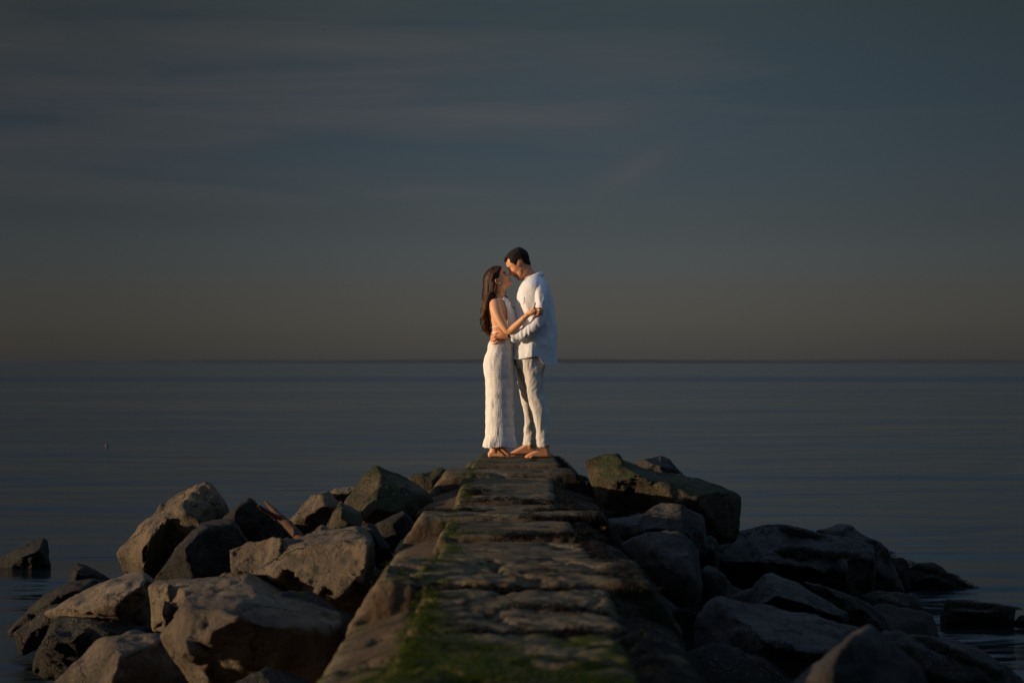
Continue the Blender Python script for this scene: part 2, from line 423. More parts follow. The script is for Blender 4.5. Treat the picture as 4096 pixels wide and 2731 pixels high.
def facet(me, K, wn_, blend, seed, smooth=2):
    """split the surface into K patches and press each onto its own plane"""
    co, no = co_of(me).astype(float), no_of(me).astype(float)
    size = np.linalg.norm(co.max(0) - co.min(0)); w = wn_ * size
    F_ = np.concatenate([co, no * w], 1); rs = np.random.RandomState(seed)
    cen = [F_[rs.randint(len(F_))]]
    d2 = ((F_ - cen[0]) ** 2).sum(1)
    for _ in range(K - 1):
        c = F_[rs.choice(len(F_), p=d2 / d2.sum())]; cen.append(c); d2 = np.minimum(d2, ((F_ - c) ** 2).sum(1))
    cen = np.array(cen)
    for _ in range(6):
        lab = np.argmin(((F_ ** 2).sum(1)[:, None] - 2 * F_ @ cen.T + (cen ** 2).sum(1)[None]), 1)
        for k in range(K):
            m = lab == k
            if m.any(): cen[k] = F_[m].mean(0)
    dis = np.zeros(len(co)); nn = no.copy()
    for k in range(K):
        m = lab == k
        if m.sum() < 8: continue
        c = co[m].mean(0); n = no[m].mean(0); n /= np.linalg.norm(n) + 1e-9
        dis[m] = -((co[m] - c) @ n); nn[m] = n
    new = co + nn * (dis * blend)[:, None]
    ed = np.empty(len(me.edges) * 2, int); me.edges.foreach_get('vertices', ed); ed = ed.reshape(-1, 2)
    cnt = np.bincount(ed.ravel(), minlength=len(co)).astype(float)[:, None]
    for _ in range(smooth):
        acc = np.zeros_like(new)
        for j in range(3):
            acc[:, j] = np.bincount(ed[:, 0], new[ed[:, 1], j], len(co)) + np.bincount(ed[:, 1], new[ed[:, 0], j], len(co))
        new = new * .5 + acc / np.maximum(cnt, 1) * .5
    set_co(me, new)
def rock(name, fr, d, outline, inner, T, m, label, cat='boulder', amp=1.0, vox=.022, edge=.0, seed=0, facets=26):
    ox, oy, k = FR[fr]
    O = [(ox + p[0] / k, oy + p[1] / k) for p in outline]
    I = [(ox + p[0] / k, oy + p[1] / k, p[2]) for p in inner]
    pts = [Vector((x, -y)) for x, y in O] + [Vector((x, -y)) for x, y, _ in I]
    n = len(O)
    vv, _, ff, ov, _, _ = delaunay_2d_cdt(pts, [], [list(range(n))], 1, 1e-4)
    area = sum(O[i][0] * O[(i + 1) % n][1] - O[(i + 1) % n][0] * O[i][1] for i in range(n))
    idx = {}
    P3 = []
    for j, (v, orig) in enumerate(zip(vv, ov)):
        off = 0
        for q in orig:
            if q >= n: off = I[q - n][2]
        P3.append(PX(v.x, -v.y, d + edge - off))
        for q in orig:
            if q < n: idx[q] = j
    faces = [tuple(f) for f in ff]
    cx = sum(p[0] for p in O) / n; cy = sum(p[1] for p in O) / n
    rings = [[idx[i] for i in range(n)]]
    for sc_, dd in ((.97, .30), (.82, .7)):
        base = len(P3)
        for x, y in O: P3.append(PX(cx + (x - cx) * sc_, cy + (y - cy) * sc_, d + edge + T * dd))
        rings.append([base + i for i in range(n)])
    P3.append(PX(cx, cy, d + edge + T))
    for a, b in zip(rings, rings[1:]):
        for i in range(n):
            j = (i + 1) % n; faces.append((a[i], a[j], b[j], b[i]))
    for i in range(n): faces.append((rings[-1][i], rings[-1][(i + 1) % n], len(P3) - 1))
    vox *= .84
    me = remesh([(P3, faces)], vox * .90, 0)
    facet(me, facets, .22, .9, int(cx) % 997)
    co, no = co_of(me), no_of(me)
    s = seed or (len(name) + cx * .01)
    q = co + np.array([s, 0, s * .7])
    big = fbm(q * 2.0, 3); rid = fbm(q * 5.5, 4, True); fin = fbm(q * 22, 3)
    # bedding: thin steps of split stone
    st = np.sin((q[:, 2] * 1.0 + q[:, 0] * .35 + .25 * fbm(q * 1.7, 2)) * 34) ; st = np.clip(st * 2, -1, 1)
    qw = q + .05 * np.stack([pn(q * 5), pn(q * 5 + 9), pn(q * 5 + 17)], 1)
    disp = amp * (.004 * big + .005 * rid + .005 * fin + .005 * st * (pn(q * 3) > .05) + .013 * crumple(qw * 3.1, 5) + .017 * crumple(qw * 8, 9) + .010 * crumple(qw * 18, 3) + .006 * chips(qw * 9, 9))
    disp = np.where(no[:, 1] < .3, disp, disp * .6)
    # keep the drawn outline: displacement eases off where the surface is seen edge on
    o_ = np.abs(no[:, 1]); disp = disp * (.35 + .65 * np.clip(o_ / .35, 0, 1))
    set_co(me, co + no * disp[:, None])
    o = link(name, me, M[m])
    c = co.mean(0); set_co(me, co_of(me) - c); o.location = c
    return tag(o, label, cat)

# ---- left of the wall
rock('boulder', 'a', 14.6, [(820,690),(835,640),(880,590),(950,495),(1050,430),(1130,400),(1145,350),(1190,303),(1240,280),(1330,225),(1390,218),(1440,235),(1480,290),(1520,360),(1545,415),(1560,560),(1400,750),(1250,880),(1000,880),(870,850),(835,780)],
     [(1045,560,.42),(990,640,.40),(975,810,.25),(1250,350,.22),(1220,450,.26),(1200,530,.24),(1130,470,.22),(1100,600,.10),(1380,400,.24),(1400,600,.22),(1110,740,-.05),(1480,450,.05),(1180,380,.10)], .8, 'brown',
     'tallest pale boulder on the left with humped green top and bright left face')
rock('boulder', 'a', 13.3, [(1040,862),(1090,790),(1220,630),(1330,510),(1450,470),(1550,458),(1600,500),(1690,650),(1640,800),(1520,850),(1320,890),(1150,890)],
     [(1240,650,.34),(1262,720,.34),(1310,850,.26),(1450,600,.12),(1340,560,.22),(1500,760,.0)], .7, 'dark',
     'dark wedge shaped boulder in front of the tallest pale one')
rock('boulder', 'b', 14.3, [(150,470),(250,380),(320,322),(345,330),(400,385),(520,480),(620,580),(640,640),(300,680),(150,600)],
     [(240,405,.16),(228,470,.2),(330,350,.06),(400,500,.02),(500,560,.0)], .6, 'dark',
     'dark pointed boulder behind the forked driftwood')
rock('boulder', 'b', 11.3, [(197,658),(290,652),(380,612),(500,595),(560,605),(650,590),(780,575),(900,540),(1000,528),(1060,520),(1110,540),(1170,600),(1180,680),(1160,790),(1150,900),(1110,1000),(1050,1100),(950,1150),(850,1080),(740,1020),(570,1030),(380,900),(215,860),(205,730)],
     [(240,700,.02),(350,850,.14),(550,800,.22),(780,960,.52),(1070,905,.58),(1125,770,.55),(1135,640,.50),(700,680,.25),(900,640,.40),(1030,590,.40),(400,680,.12),(900,800,.42),(900,1020,.15),(1050,1000,.1)], .7, 'brown',
     'broad boulder with a rough flat lit face below the driftwood', amp=1.3, vox=.018)
rock('boulder', 'b', 14.3, [(985,330),(1050,240),(1100,180),(1150,140),(1200,102),(1250,125),(1330,165),(1420,205),(1500,260),(1545,310),(1540,460),(1440,560),(1280,640),(1080,600),(980,480)],
     [(1205,190,.15),(1180,400,.36),(1320,450,.30),(1080,310,.12),(1420,320,.18),(1250,520,.1)], .9, 'mossy',
     'large mossy peaked boulder left of the wall top')
rock('boulder', 'b', 13.6, [(590,475),(640,420),(700,385),(750,320),(790,292),(850,285),(890,300),(900,330),(945,345),(960,400),(930,470),(880,560),(700,580),(610,530)],
     [(720,400,.18),(705,455,.20),(850,380,.24),(750,500,.12),(800,330,.1),(870,450,.02)], .5, 'brown',
     'ribbed tan boulder right of the forked driftwood')
rock('boulder', 'b', 15.0, [(878,285),(910,258),(940,255),(990,250),(1050,243),(1075,275),(1060,350),(950,380),(890,350)],
     [(930,290,.12),(1000,290,.1)], .4, 'brown', 'small tan boulder tucked behind the mossy peak on its left', vox=.016)
rock('boulder', 'b', 12.7, [(845,520),(900,420),(945,340),(990,370),(1060,410),(1085,450),(1085,560),(950,600),(850,570)],
     [(950,430,.22),(1000,500,.22),(930,520,.15)], .5, 'mossy', 'squat olive green boulder standing under the mossy peak', vox=.018)
rock('boulder', 'b', 15.7, [(1405,190),(1430,170),(1480,155),(1550,145),(1600,118),(1640,118),(1675,150),(1660,260),(1580,330),(1500,330),(1440,260)],
     [(1470,190,.12),(1560,200,.16),(1620,160,.05)], .5, 'mossy', 'round topped boulder touching the far left side of the wall')
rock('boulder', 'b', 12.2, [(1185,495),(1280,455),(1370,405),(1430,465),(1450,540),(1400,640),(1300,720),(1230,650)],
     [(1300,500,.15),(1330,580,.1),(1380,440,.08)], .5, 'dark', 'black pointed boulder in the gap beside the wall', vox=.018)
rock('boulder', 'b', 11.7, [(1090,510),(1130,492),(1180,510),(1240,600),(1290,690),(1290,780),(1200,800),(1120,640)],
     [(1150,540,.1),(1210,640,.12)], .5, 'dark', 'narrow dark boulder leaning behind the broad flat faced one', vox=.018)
rock('boulder', 'b', 12.3, [(735,575),(790,530),(830,515),(880,535),(920,570),(880,640),(750,640)],
     [(800,560,.12),(860,570,.08)], .4, 'brown', 'small light boulder at the foot of the driftwood', vox=.016)
rock('boulder', 'a', 11.2, [(1015,905),(1060,880),(1200,868),(1330,872),(1440,850),(1600,838),(1700,835),(1830,870),(1920,940),(1940,1060),(1700,1150),(1250,1150),(1110,1215),(1030,1215),(1018,1000)],
     [(1110,930,.22),(1100,1180,.30),(1180,920,.16),(1245,925,.34),(1242,1060,.40),(1540,965,.50),(1700,960,.45),(1300,900,.25),(1160,1050,.2),(1850,1000,.3),(1420,905,.3)], .7, 'pale',
     'squared pale boulder with a flat top and split front, under the dark wedge')
rock('boulder', 'a', 9.0, [(1080,1250),(1150,1150),(1240,1060),(1250,990),(1310,940),(1400,930),(1500,938),(1600,975),(1697,948),(1777,980),(1907,1030),(2087,1000),(2197,1060),(2277,1100),(2307,1180),(2310,1350),(2250,1500),(2180,1650),(1400,1660),(1250,1640),(1250,1400),(1160,1320)],
     [(1246,1080,.26),(1275,1240,.46),(1255,1390,.48),(1500,1080,.48),(1470,1200,.58),(1700,1150,.52),(1900,1200,.42),(1700,1400,.36),(2000,1350,.3),(2150,1200,.22),(1310,1095,.36),(1600,1030,.3),(1850,1080,.25),(1450,1400,.4),(1330,1000,.15)], .9, 'brown',
     'largest near boulder left of the wall with a green ledge on its left shoulder', amp=1.1, vox=.018)
rock('boulder', 'a', 12.3, [(290,1095),(420,1030),(560,955),(720,868),(850,850),(975,825),(1020,850),(1045,900),(1050,1050),(1030,1230),(900,1230),(800,1200),(600,1180),(400,1180)],
     [(430,1048,.22),(720,1030,.48),(830,985,.50),(940,925,.42),(800,1120,.40),(900,1050,.25),(980,1000,.12),(600,1100,.35),(850,900,.2)], .6, 'pale',
     'pale boulder sloping like a ramp toward the water, left of the squared one')
rock('boulder', 'a', 13.5, [(60,1230),(130,1140),(200,1070),(300,980),(400,920),(480,895),(620,880),(740,870),(760,950),(600,1050),(420,1120),(290,1180),(180,1240),(110,1260)],
     [(300,1030,.15),(450,960,.18),(600,930,.15),(200,1150,.1)], .7, 'weedy', 'low crusted boulder farthest out on the left pile, at the waterline')
rock('boulder', 'a', 12.7, [(90,1225),(150,1180),(250,1120),(330,1060),(430,1035),(520,1030),(700,1040),(750,1150),(600,1230),(360,1260),(230,1370),(130,1380)],
     [(300,1130,.2),(200,1230,.16),(450,1080,.2),(380,1180,.2)], .7, 'weedy', 'dark weed covered boulder under the sloping pale ramp')
rock('boulder', 'a', 12.0, [(228,1420),(300,1280),(340,1180),(400,1130),(480,1120),(560,1128),(700,1135),(830,1160),(950,1180),(1100,1205),(1120,1260),(1000,1350),(700,1440),(600,1500),(440,1530),(235,1500)],
     [(350,1200,.10),(310,1300,.26),(380,1240,.22),(500,1300,.34),(560,1180,.2),(700,1200,.28),(680,1300,.2),(850,1220,.25)], .6, 'weedy',
     'barnacled boulder with a pale rim standing in the water at lower left', amp=1.2)
rock('boulder', 'a', 9.8, [(300,1680),(340,1568),(480,1460),(600,1380),(650,1310),(680,1255),(760,1275),(850,1255),(950,1235),(1060,1245),(1150,1310),(1240,1390),(1275,1500),(1280,1700)],
     [(700,1310,.1),(830,1335,.34),(780,1450,.46),(760,1600,.52),(1000,1330,.26),(1050,1500,.12),(600,1450,.2),(880,1290,.2)], .8, 'brown',
     'boulder cut by the bottom edge at lower left, half bright and half black')
rock('boulder', 'a', 15.2, [(470,930),(490,830),(515,755),(600,780),(700,830),(770,880),(740,960),(550,980)],
     [(520,840,.2),(600,850,.12)], .5, 'dark', 'small dark fin shaped boulder poking up behind the left pile', vox=.018)
rock('boulder', 'a', 19.3, [(-90,770),(10,715),(100,680),(200,620),(260,606),(300,603),(318,620),(328,690),(318,740),(330,800),(200,840),(0,830),(-80,820)],
     [(120,720,.2),(220,690,.25),(290,650,.15),(300,720,.2)], .9, 'dark', 'dark wedge boulder alone in the water at the left edge')
# ---- right of the wall
rock('boulder', 'c', 14.5, [(58,170),(70,150),(95,130),(150,100),(200,118),(240,128),(290,122),(340,150),(395,180),(430,215),(560,225),(700,255),(820,268),(940,310),(1050,362),(1062,450),(1050,620),(960,680),(860,700),(600,620),(430,600),(300,600),(200,600),(150,450),(100,260),(72,215)],
     [(400,240,.34),(350,200,.22),(200,190,.12),(670,330,.42),(640,430,.42),(800,380,.40),(1000,390,.10),(200,300,.25),(300,450,.1),(520,300,.3),(850,500,.28),(900,320,.2)], .9, 'mossy',
     'big slab right of the wall, its sunlit left tip above a sharp shadow line')
rock('boulder', 'c', 15.2, [(72,330),(80,285),(105,258),(140,275),(175,360),(175,520),(110,520),(85,420)], [(110,300,.08),(130,400,.1)], .5, 'dark',
     'small dark boulder in the slot between the wall and the big right slab', vox=.016)
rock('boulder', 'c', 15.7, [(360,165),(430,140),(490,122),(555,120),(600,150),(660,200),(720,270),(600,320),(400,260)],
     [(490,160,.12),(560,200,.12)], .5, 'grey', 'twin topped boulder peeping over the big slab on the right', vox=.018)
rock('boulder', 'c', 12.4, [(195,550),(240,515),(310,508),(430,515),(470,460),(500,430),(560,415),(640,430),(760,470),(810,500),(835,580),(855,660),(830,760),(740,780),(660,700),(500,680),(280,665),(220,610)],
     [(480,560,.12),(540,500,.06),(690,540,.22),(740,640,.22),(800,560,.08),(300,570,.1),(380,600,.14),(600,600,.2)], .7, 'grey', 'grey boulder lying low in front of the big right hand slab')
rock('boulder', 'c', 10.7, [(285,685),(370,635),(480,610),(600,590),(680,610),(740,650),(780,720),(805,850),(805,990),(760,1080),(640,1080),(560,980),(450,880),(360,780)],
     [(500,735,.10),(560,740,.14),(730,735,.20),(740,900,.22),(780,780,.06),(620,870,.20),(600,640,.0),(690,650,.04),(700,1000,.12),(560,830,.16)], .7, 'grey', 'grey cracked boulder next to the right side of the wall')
rock('boulder', 'c', 11.2, [(800,850),(850,820),(900,830),(960,880),(975,930),(960,1010),(880,1060),(805,1030)],
     [(880,900,.18),(870,980,.15)], .5, 'dark', 'small round dark boulder beside the grey cracked one', vox=.018)
rock('boulder', 'c', 12.8, [(800,650),(880,612),(910,660),(932,760),(920,860),(850,890),(770,860),(765,740)],
     [(880,720,.12)], .5, 'dark', 'upright dark boulder wedged under the big slab end', vox=.018)
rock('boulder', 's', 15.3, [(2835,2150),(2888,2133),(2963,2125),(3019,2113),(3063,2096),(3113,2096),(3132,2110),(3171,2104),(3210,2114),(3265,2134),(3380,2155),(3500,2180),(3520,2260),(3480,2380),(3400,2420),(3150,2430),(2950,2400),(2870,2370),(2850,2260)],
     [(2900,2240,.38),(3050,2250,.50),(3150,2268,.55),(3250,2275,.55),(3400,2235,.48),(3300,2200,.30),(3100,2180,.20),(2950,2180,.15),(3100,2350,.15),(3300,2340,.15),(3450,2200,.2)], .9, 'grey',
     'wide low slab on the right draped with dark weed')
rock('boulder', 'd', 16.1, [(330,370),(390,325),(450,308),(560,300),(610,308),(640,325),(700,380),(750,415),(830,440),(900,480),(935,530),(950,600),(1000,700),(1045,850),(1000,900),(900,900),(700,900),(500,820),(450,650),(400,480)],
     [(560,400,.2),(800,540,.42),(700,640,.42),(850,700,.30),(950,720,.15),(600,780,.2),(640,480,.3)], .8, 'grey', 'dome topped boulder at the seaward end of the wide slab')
rock('boulder', 'd', 17.2, [(930,560),(1050,575),(1078,610),(1095,660),(1090,840),(1030,860),(960,700)], [(1020,680,.12)], .4, 'dark',
     'narrow black boulder filling the notch right of the dome', vox=.018)
rock('boulder', 'd', 17.5, [(1050,840),(1068,690),(1110,630),(1180,600),(1250,595),(1310,615),(1350,650),(1420,700),(1500,745),(1570,785),(1660,815),(1600,860),(1200,880),(1060,870)],
     [(1250,640,.2),(1280,710,.34),(1400,770,.2),(1130,760,.2)], .8, 'weedy', 'sloping boulder with a weedy tail running into the water on the right')
rock('boulder', 'd', 15.0, [(1340,1010),(1370,940),(1395,900),(1440,905),(1500,925),(1580,942),(1650,935),(1750,945),(1820,932),(1900,945),(1940,975),(1948,1060),(1920,1150),(1700,1170),(1400,1170),(1340,1120)],
     [(1450,980,.18),(1600,1000,.2),(1800,990,.2),(1900,1030,.1)], .7, 'weedy', 'long black boulder standing alone in the water on the right')
rock('boulder', 'd', 15.0, [(1925,1090),(1960,1035),(2060,1000),(2150,1020),(2180,1150),(2000,1160)], [(2040,1060,.1)], .5, 'weedy',
     'dark boulder cut by the right edge beside the long black one', vox=.018)
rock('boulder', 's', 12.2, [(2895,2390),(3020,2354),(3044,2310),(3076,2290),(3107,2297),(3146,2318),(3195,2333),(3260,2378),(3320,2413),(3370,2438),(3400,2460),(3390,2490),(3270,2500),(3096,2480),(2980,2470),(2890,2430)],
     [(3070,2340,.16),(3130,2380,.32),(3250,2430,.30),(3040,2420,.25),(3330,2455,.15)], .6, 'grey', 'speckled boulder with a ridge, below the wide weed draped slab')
rock('boulder', 'd', 13.1, [(210,745),(400,790),(600,860),(760,930),(850,1000),(905,1080),(925,1190),(800,1220),(600,1200),(500,1050),(350,900)],
     [(500,870,.1),(700,980,.2),(800,1080,.15)], .6, 'dark', 'dark smooth boulder behind the speckled ridge')
rock('boulder', 'd', 14.8, [(640,880),(760,845),(850,830),(1000,840),(1130,870),(1190,950),(1215,985),(1200,1110),(920,1120),(760,1050)],
     [(900,900,.15),(1050,950,.2)], .6, 'weedy', 'low black boulder at the waterline below the dome')
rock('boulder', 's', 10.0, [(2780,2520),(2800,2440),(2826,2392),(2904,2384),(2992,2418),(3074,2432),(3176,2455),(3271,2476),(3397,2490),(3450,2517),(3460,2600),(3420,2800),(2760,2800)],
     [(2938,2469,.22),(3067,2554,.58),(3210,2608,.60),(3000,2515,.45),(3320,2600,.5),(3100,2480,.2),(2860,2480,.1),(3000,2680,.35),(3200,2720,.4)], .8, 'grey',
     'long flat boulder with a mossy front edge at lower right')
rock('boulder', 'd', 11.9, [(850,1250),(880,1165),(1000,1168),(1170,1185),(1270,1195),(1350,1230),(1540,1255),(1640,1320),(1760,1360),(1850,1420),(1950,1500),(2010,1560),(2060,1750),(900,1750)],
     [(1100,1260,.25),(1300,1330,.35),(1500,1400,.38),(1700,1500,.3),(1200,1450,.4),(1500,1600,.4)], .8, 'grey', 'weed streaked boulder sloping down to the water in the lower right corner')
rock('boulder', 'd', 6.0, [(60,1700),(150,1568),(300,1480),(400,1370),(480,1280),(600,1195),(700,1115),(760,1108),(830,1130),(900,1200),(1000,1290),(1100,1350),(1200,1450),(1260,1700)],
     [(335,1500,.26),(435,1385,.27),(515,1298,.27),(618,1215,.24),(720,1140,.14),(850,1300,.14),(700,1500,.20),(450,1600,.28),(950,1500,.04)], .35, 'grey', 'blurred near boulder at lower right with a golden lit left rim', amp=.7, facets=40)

# boulders under and between: the body of the pile
def filler(x, y, z, r, m, seed):
    rnd = random.Random(seed)
    bm = bmesh.new(); bmesh.ops.create_icosphere(bm, subdivisions=2, radius=1)
    pl = [Vector((rnd.uniform(-1, 1), rnd.uniform(-1, 1), rnd.uniform(-1, 1))).normalized() for _ in range(9)]
    ax = (rnd.uniform(.9, 1.3), rnd.uniform(.8, 1.1), rnd.uniform(.6, .85))
    for v in bm.verts:
        p = v.co
        for k in pl:
            t = p.dot(k)
            if t > .68: p = p - k * (t - .68)
        v.co = Vector((p.x * ax[0], p.y * ax[1], p.z * ax[2])) * r
    V = [tuple(v.co) for v in bm.verts]; Fc = [tuple(v.index for v in f.verts) for f in bm.faces]; bm.free()
    me = remesh([(V, Fc)], .035, 0); facet(me, 22, .22, .9, seed)
    co, no = co_of(me), no_of(me); q = co + seed * 3.1
    set_co(me, co + no * (.03 * fbm(q * 2.2, 3) + .02 * crumple(q * 3.1, 5) + .02 * crumple(q * 7, 2) + .012 * crumple(q * 17, 2))[:, None])
    o = link('boulder', me, M[m]); o.location = (x, y, z); o.rotation_euler.z = rnd.uniform(0, 6)
    return o
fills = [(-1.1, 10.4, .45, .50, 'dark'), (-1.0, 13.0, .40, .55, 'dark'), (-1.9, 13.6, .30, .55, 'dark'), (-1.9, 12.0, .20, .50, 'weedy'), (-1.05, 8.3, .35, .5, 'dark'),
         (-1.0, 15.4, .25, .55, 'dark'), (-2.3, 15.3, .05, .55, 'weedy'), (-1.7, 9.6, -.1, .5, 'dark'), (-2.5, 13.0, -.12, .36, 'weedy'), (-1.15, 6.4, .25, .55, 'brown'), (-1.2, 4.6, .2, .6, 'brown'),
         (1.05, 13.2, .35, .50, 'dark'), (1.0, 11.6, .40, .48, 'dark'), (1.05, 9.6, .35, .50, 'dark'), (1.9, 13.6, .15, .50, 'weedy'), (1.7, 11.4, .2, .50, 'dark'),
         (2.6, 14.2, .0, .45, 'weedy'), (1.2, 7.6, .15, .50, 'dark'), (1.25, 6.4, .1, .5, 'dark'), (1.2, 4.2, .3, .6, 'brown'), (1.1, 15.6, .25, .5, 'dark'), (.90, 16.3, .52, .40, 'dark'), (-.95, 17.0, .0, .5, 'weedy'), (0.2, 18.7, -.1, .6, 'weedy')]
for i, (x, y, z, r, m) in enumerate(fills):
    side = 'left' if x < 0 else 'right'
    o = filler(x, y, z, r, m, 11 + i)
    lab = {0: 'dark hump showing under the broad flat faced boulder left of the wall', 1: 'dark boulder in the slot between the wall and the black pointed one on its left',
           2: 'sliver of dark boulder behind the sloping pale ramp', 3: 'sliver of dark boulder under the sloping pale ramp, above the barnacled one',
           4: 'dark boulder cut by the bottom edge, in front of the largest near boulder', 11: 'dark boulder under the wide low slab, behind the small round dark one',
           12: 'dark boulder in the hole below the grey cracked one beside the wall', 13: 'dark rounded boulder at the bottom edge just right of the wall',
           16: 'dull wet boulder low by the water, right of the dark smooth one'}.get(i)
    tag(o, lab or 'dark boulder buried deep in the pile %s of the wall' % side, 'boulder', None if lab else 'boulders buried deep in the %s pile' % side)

# ------------------------------------------------------------------ the wall
wall = empty('sea_wall', (0, 8, 0)); tag(wall, 'weathered mossy concrete groyne of stepped blocks running out to the couple', 'sea wall')
TOP = H - .87
def prism(sec, y0, y1, taper=None):
    """cross-section [(x,z)] swept from y0 to y1; a second section may end it"""
    s2 = taper or sec; n = len(sec)
    V = [(x, y0, z) for x, z in sec] + [(x, y1, z) for x, z in s2]
    Fc = [(i, (i + 1) % n, n + (i + 1) % n, n + i) for i in range(n)] + [tuple(range(n)), tuple(range(2 * n - 1, n - 1, -1))]
    return V, Fc
def concrete(name, parts, vox, amp=1., bite=1., label=None):
    me = remesh(parts, vox, 2, .5)
    co, no = co_of(me), no_of(me)
    big = fbm(co * 1.6 + 5, 2); med = fbm(co * 9, 3); pit = pn(co * (17, 17, 17) + 3); rg = fbm(co * 4.1 + 9, 3, True)
    cw = co + .10 * np.stack([pn(co * 4), pn(co * 4 + 9), pn(co * 4 + 17)], 1)
    ck = cracks(cw * (2.6, 2.1, 1.2), 3); nearw = np.interp(co[:, 1], [4, 6.0, 6.4, 8.5, 8.7, 17], [.5, .5, 1, 1, .06, .04])
    crack = -np.clip(1 - ck / .085, 0, 1) ** .8 * .050 * nearw * np.clip(pn(co * 1.3 + 4) * 4 + 1.1, 0, 1) * (np.abs(co[:, 0]) < .5)
    plate = .007 * nearw * chips(cw * (2.6, 2.1, 1.2), 3)
    holes = np.clip(pn(co * (4.2, 7.0, 5.0) + 21) - .20, 0, 1) * -.62
    grit = .0075 * crumple(co * 11, 4) + .0035 * crumple(co * 27, 6) + .003 * chips(co * 20, 4)
    # broken corners: where the normal turns, bite harder
    curv = 1 - np.abs(no).max(1)
    d = crack + plate + amp * (.003 * big + .001 * med - .010 * np.clip(pit - .27, 0, 1) * 2.2 + .002 * rg + grit * (.30 + .7 * nearw + .5 * (no[:, 2] < .8))) + bite * (holes * .25 - curv * .040 * np.clip(fbm(co * 5 + 2, 2) * 3 - .5, 0, 1))
    set_co(me, co + no * d[:, None])
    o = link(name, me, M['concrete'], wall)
    if label: o['label'] = label
    return o
def narrow(y0, y1, hw0, hw1, cx=0., top=TOP - .012, vox=.016):
    def s(hw): return [(cx - hw, top), (cx + hw, top), (cx + hw + .040, top - .09), (cx + hw + .05, top - .5), (cx - hw - .05, top - .5), (cx - hw - .040, top - .09)]
    return concrete('cap_block', [prism(s(hw0), y0, y1, s(hw1))], vox)
def rib(y0, y1, cx=0., top=TOP + .014, hw=.50, vox=.016):
    s = [(cx - hw, top), (cx + hw, top), (cx + .645, top - .185), (cx + .82, top - 1.0), (cx - .82, top - 1.0), (cx - .645, top - .185)]
    return concrete('rib', [prism(s, y0, y1)], vox)
base = [(-.585, TOP - .155), (-.365, TOP - .085), (-.33, TOP - .12), (.33, TOP - .12), (.365, TOP - .085), (.585, TOP - .155), (.635, TOP - .18), (.84, TOP - 1.1), (.95, -1.0), (-.95, -1.0), (-.84, TOP - 1.1), (-.635, TOP - .18)]
concrete('wall_base', [prism(base, 3.4, 15.9)], .026, .7, .15)
concrete('wall_base', [prism(base, -4.0, 3.38)], .05, 1.2, .3)
base2 = [(-.38, 1.10), (.46, 1.10), (.52, 1.0), (.72, .1), (.8, -1), (-.75, -1), (-.65, .1), (-.44, 1.0)]
concrete('wall_base', [prism(base2, 15.92, 17.98)], .03, 1.0, .5)
narrow(12.64, 15.03, .30, .335, -.035); narrow(11.44, 12.48, .30, .31, -.045, TOP - .030)
rib(15.09, 15.88, -.01); rib(10.93, 11.38, .0)
narrow(9.98, 10.89, .34, .33, -.02, TOP - .004); narrow(8.69, 9.80, .345, .335, .01, TOP - .022); rib(7.72, 8.62, .01, hw=.52)
narrow(6.53, 7.65, .35, .345, .02, vox=.014); narrow(4.6, 6.44, .345, .35, .0, vox=.014); rib(3.7, 4.55, 0)
narrow(1.6, 3.65, .34, .34, vox=.03); narrow(-.6, 1.55, .34, .34, vox=.04); rib(-1.5, -.65, vox=.04); narrow(-4, -1.55, .34, .34, vox=.04)
# end block, one course higher, its near face broken
eb = [(-.315, 1.17), (.385, 1.17), (.43, 1.08), (.47, .7), (-.40, .7), (-.355, 1.08)]
eb2 = [(-.275, 1.17), (.355, 1.17), (.40, 1.09), (.45, .7), (-.36, .7), (-.31, 1.09)]
o = concrete('end_block', [prism(eb, 15.95, 17.9, eb2)], .014, .35, .25)

# seaweed and algae on the wall
def ribbons(name, spots, m, label, length=(.015, .045), wid=.0028, up=.5, cat='seaweed', seed=5):
    """spots: (x, y, z, rx, ry, n)"""
    rnd = random.Random(seed); V, Fc = [], []
    for (x, y, z, rx, ry, n) in spots:
        for _ in range(n):
            a = rnd.uniform(0, 6.283); r = math.sqrt(rnd.random())
            px, py = x + rx * r * math.cos(a), y + ry * r * math.sin(a)
            hz = 1 - r * r
            pz = z + rnd.uniform(-.01, .028) * hz
            b = rnd.uniform(0, 6.283); l = rnd.uniform(*length)
            d = Vector((math.cos(b), math.sin(b), rnd.uniform(-.2, up)))
            s = Vector((-math.sin(b), math.cos(b), rnd.uniform(-.5, .5))) * wid * rnd.uniform(.5, 1.5)
            p = Vector((px, py, pz)); k = len(V); g = Vector((0, 0, -.35))
            for t in (0, .4, .75, 1):
                q = p + d * l * t + g * l * t * t * 1.2
                q.z = max(q.z, pz - .05)
                ww = s * (1 - .75 * t)
                V.append(q - ww); V.append(q + ww)
            for i in range(3): Fc.append((k + 2 * i, k + 2 * i + 1, k + 2 * i + 3, k + 2 * i + 2))
    o = link(name, mesh(V, Fc), m, smooth=False); tag(o, label, cat, kind='stuff'); return o
T = TOP
spots = []
def strip(x0, y0, x1, y1, z, w_, n, dens):
    for i in range(n):
        t = (i + .5) / n; spots.append((x0 + (x1 - x0) * t + random.uniform(-.02, .02), y0 + (y1 - y0) * t, z + random.uniform(-.01, .01), w_ * random.uniform(.5, 1.3), w_ * random.uniform(.6, 1.2), int(dens * 1.35)))
strip(-.30, 12.55, .27, 12.55, T - .01, .05, 9, 60)
strip(-.52, 11.50, -.12, 11.46, T + .0, .07, 7, 150)
strip(.10, 11.46, .50, 11.46, T + .0, .08, 8, 170)
strip(.08, 10.88, .50, 10.9, T + .01, .06, 7, 120)
strip(.0, 9.88, .40, 9.86, T + .01, .07, 8, 150); strip(-.1, 9.88, .1, 9.88, T - .01, .04, 4, 60)
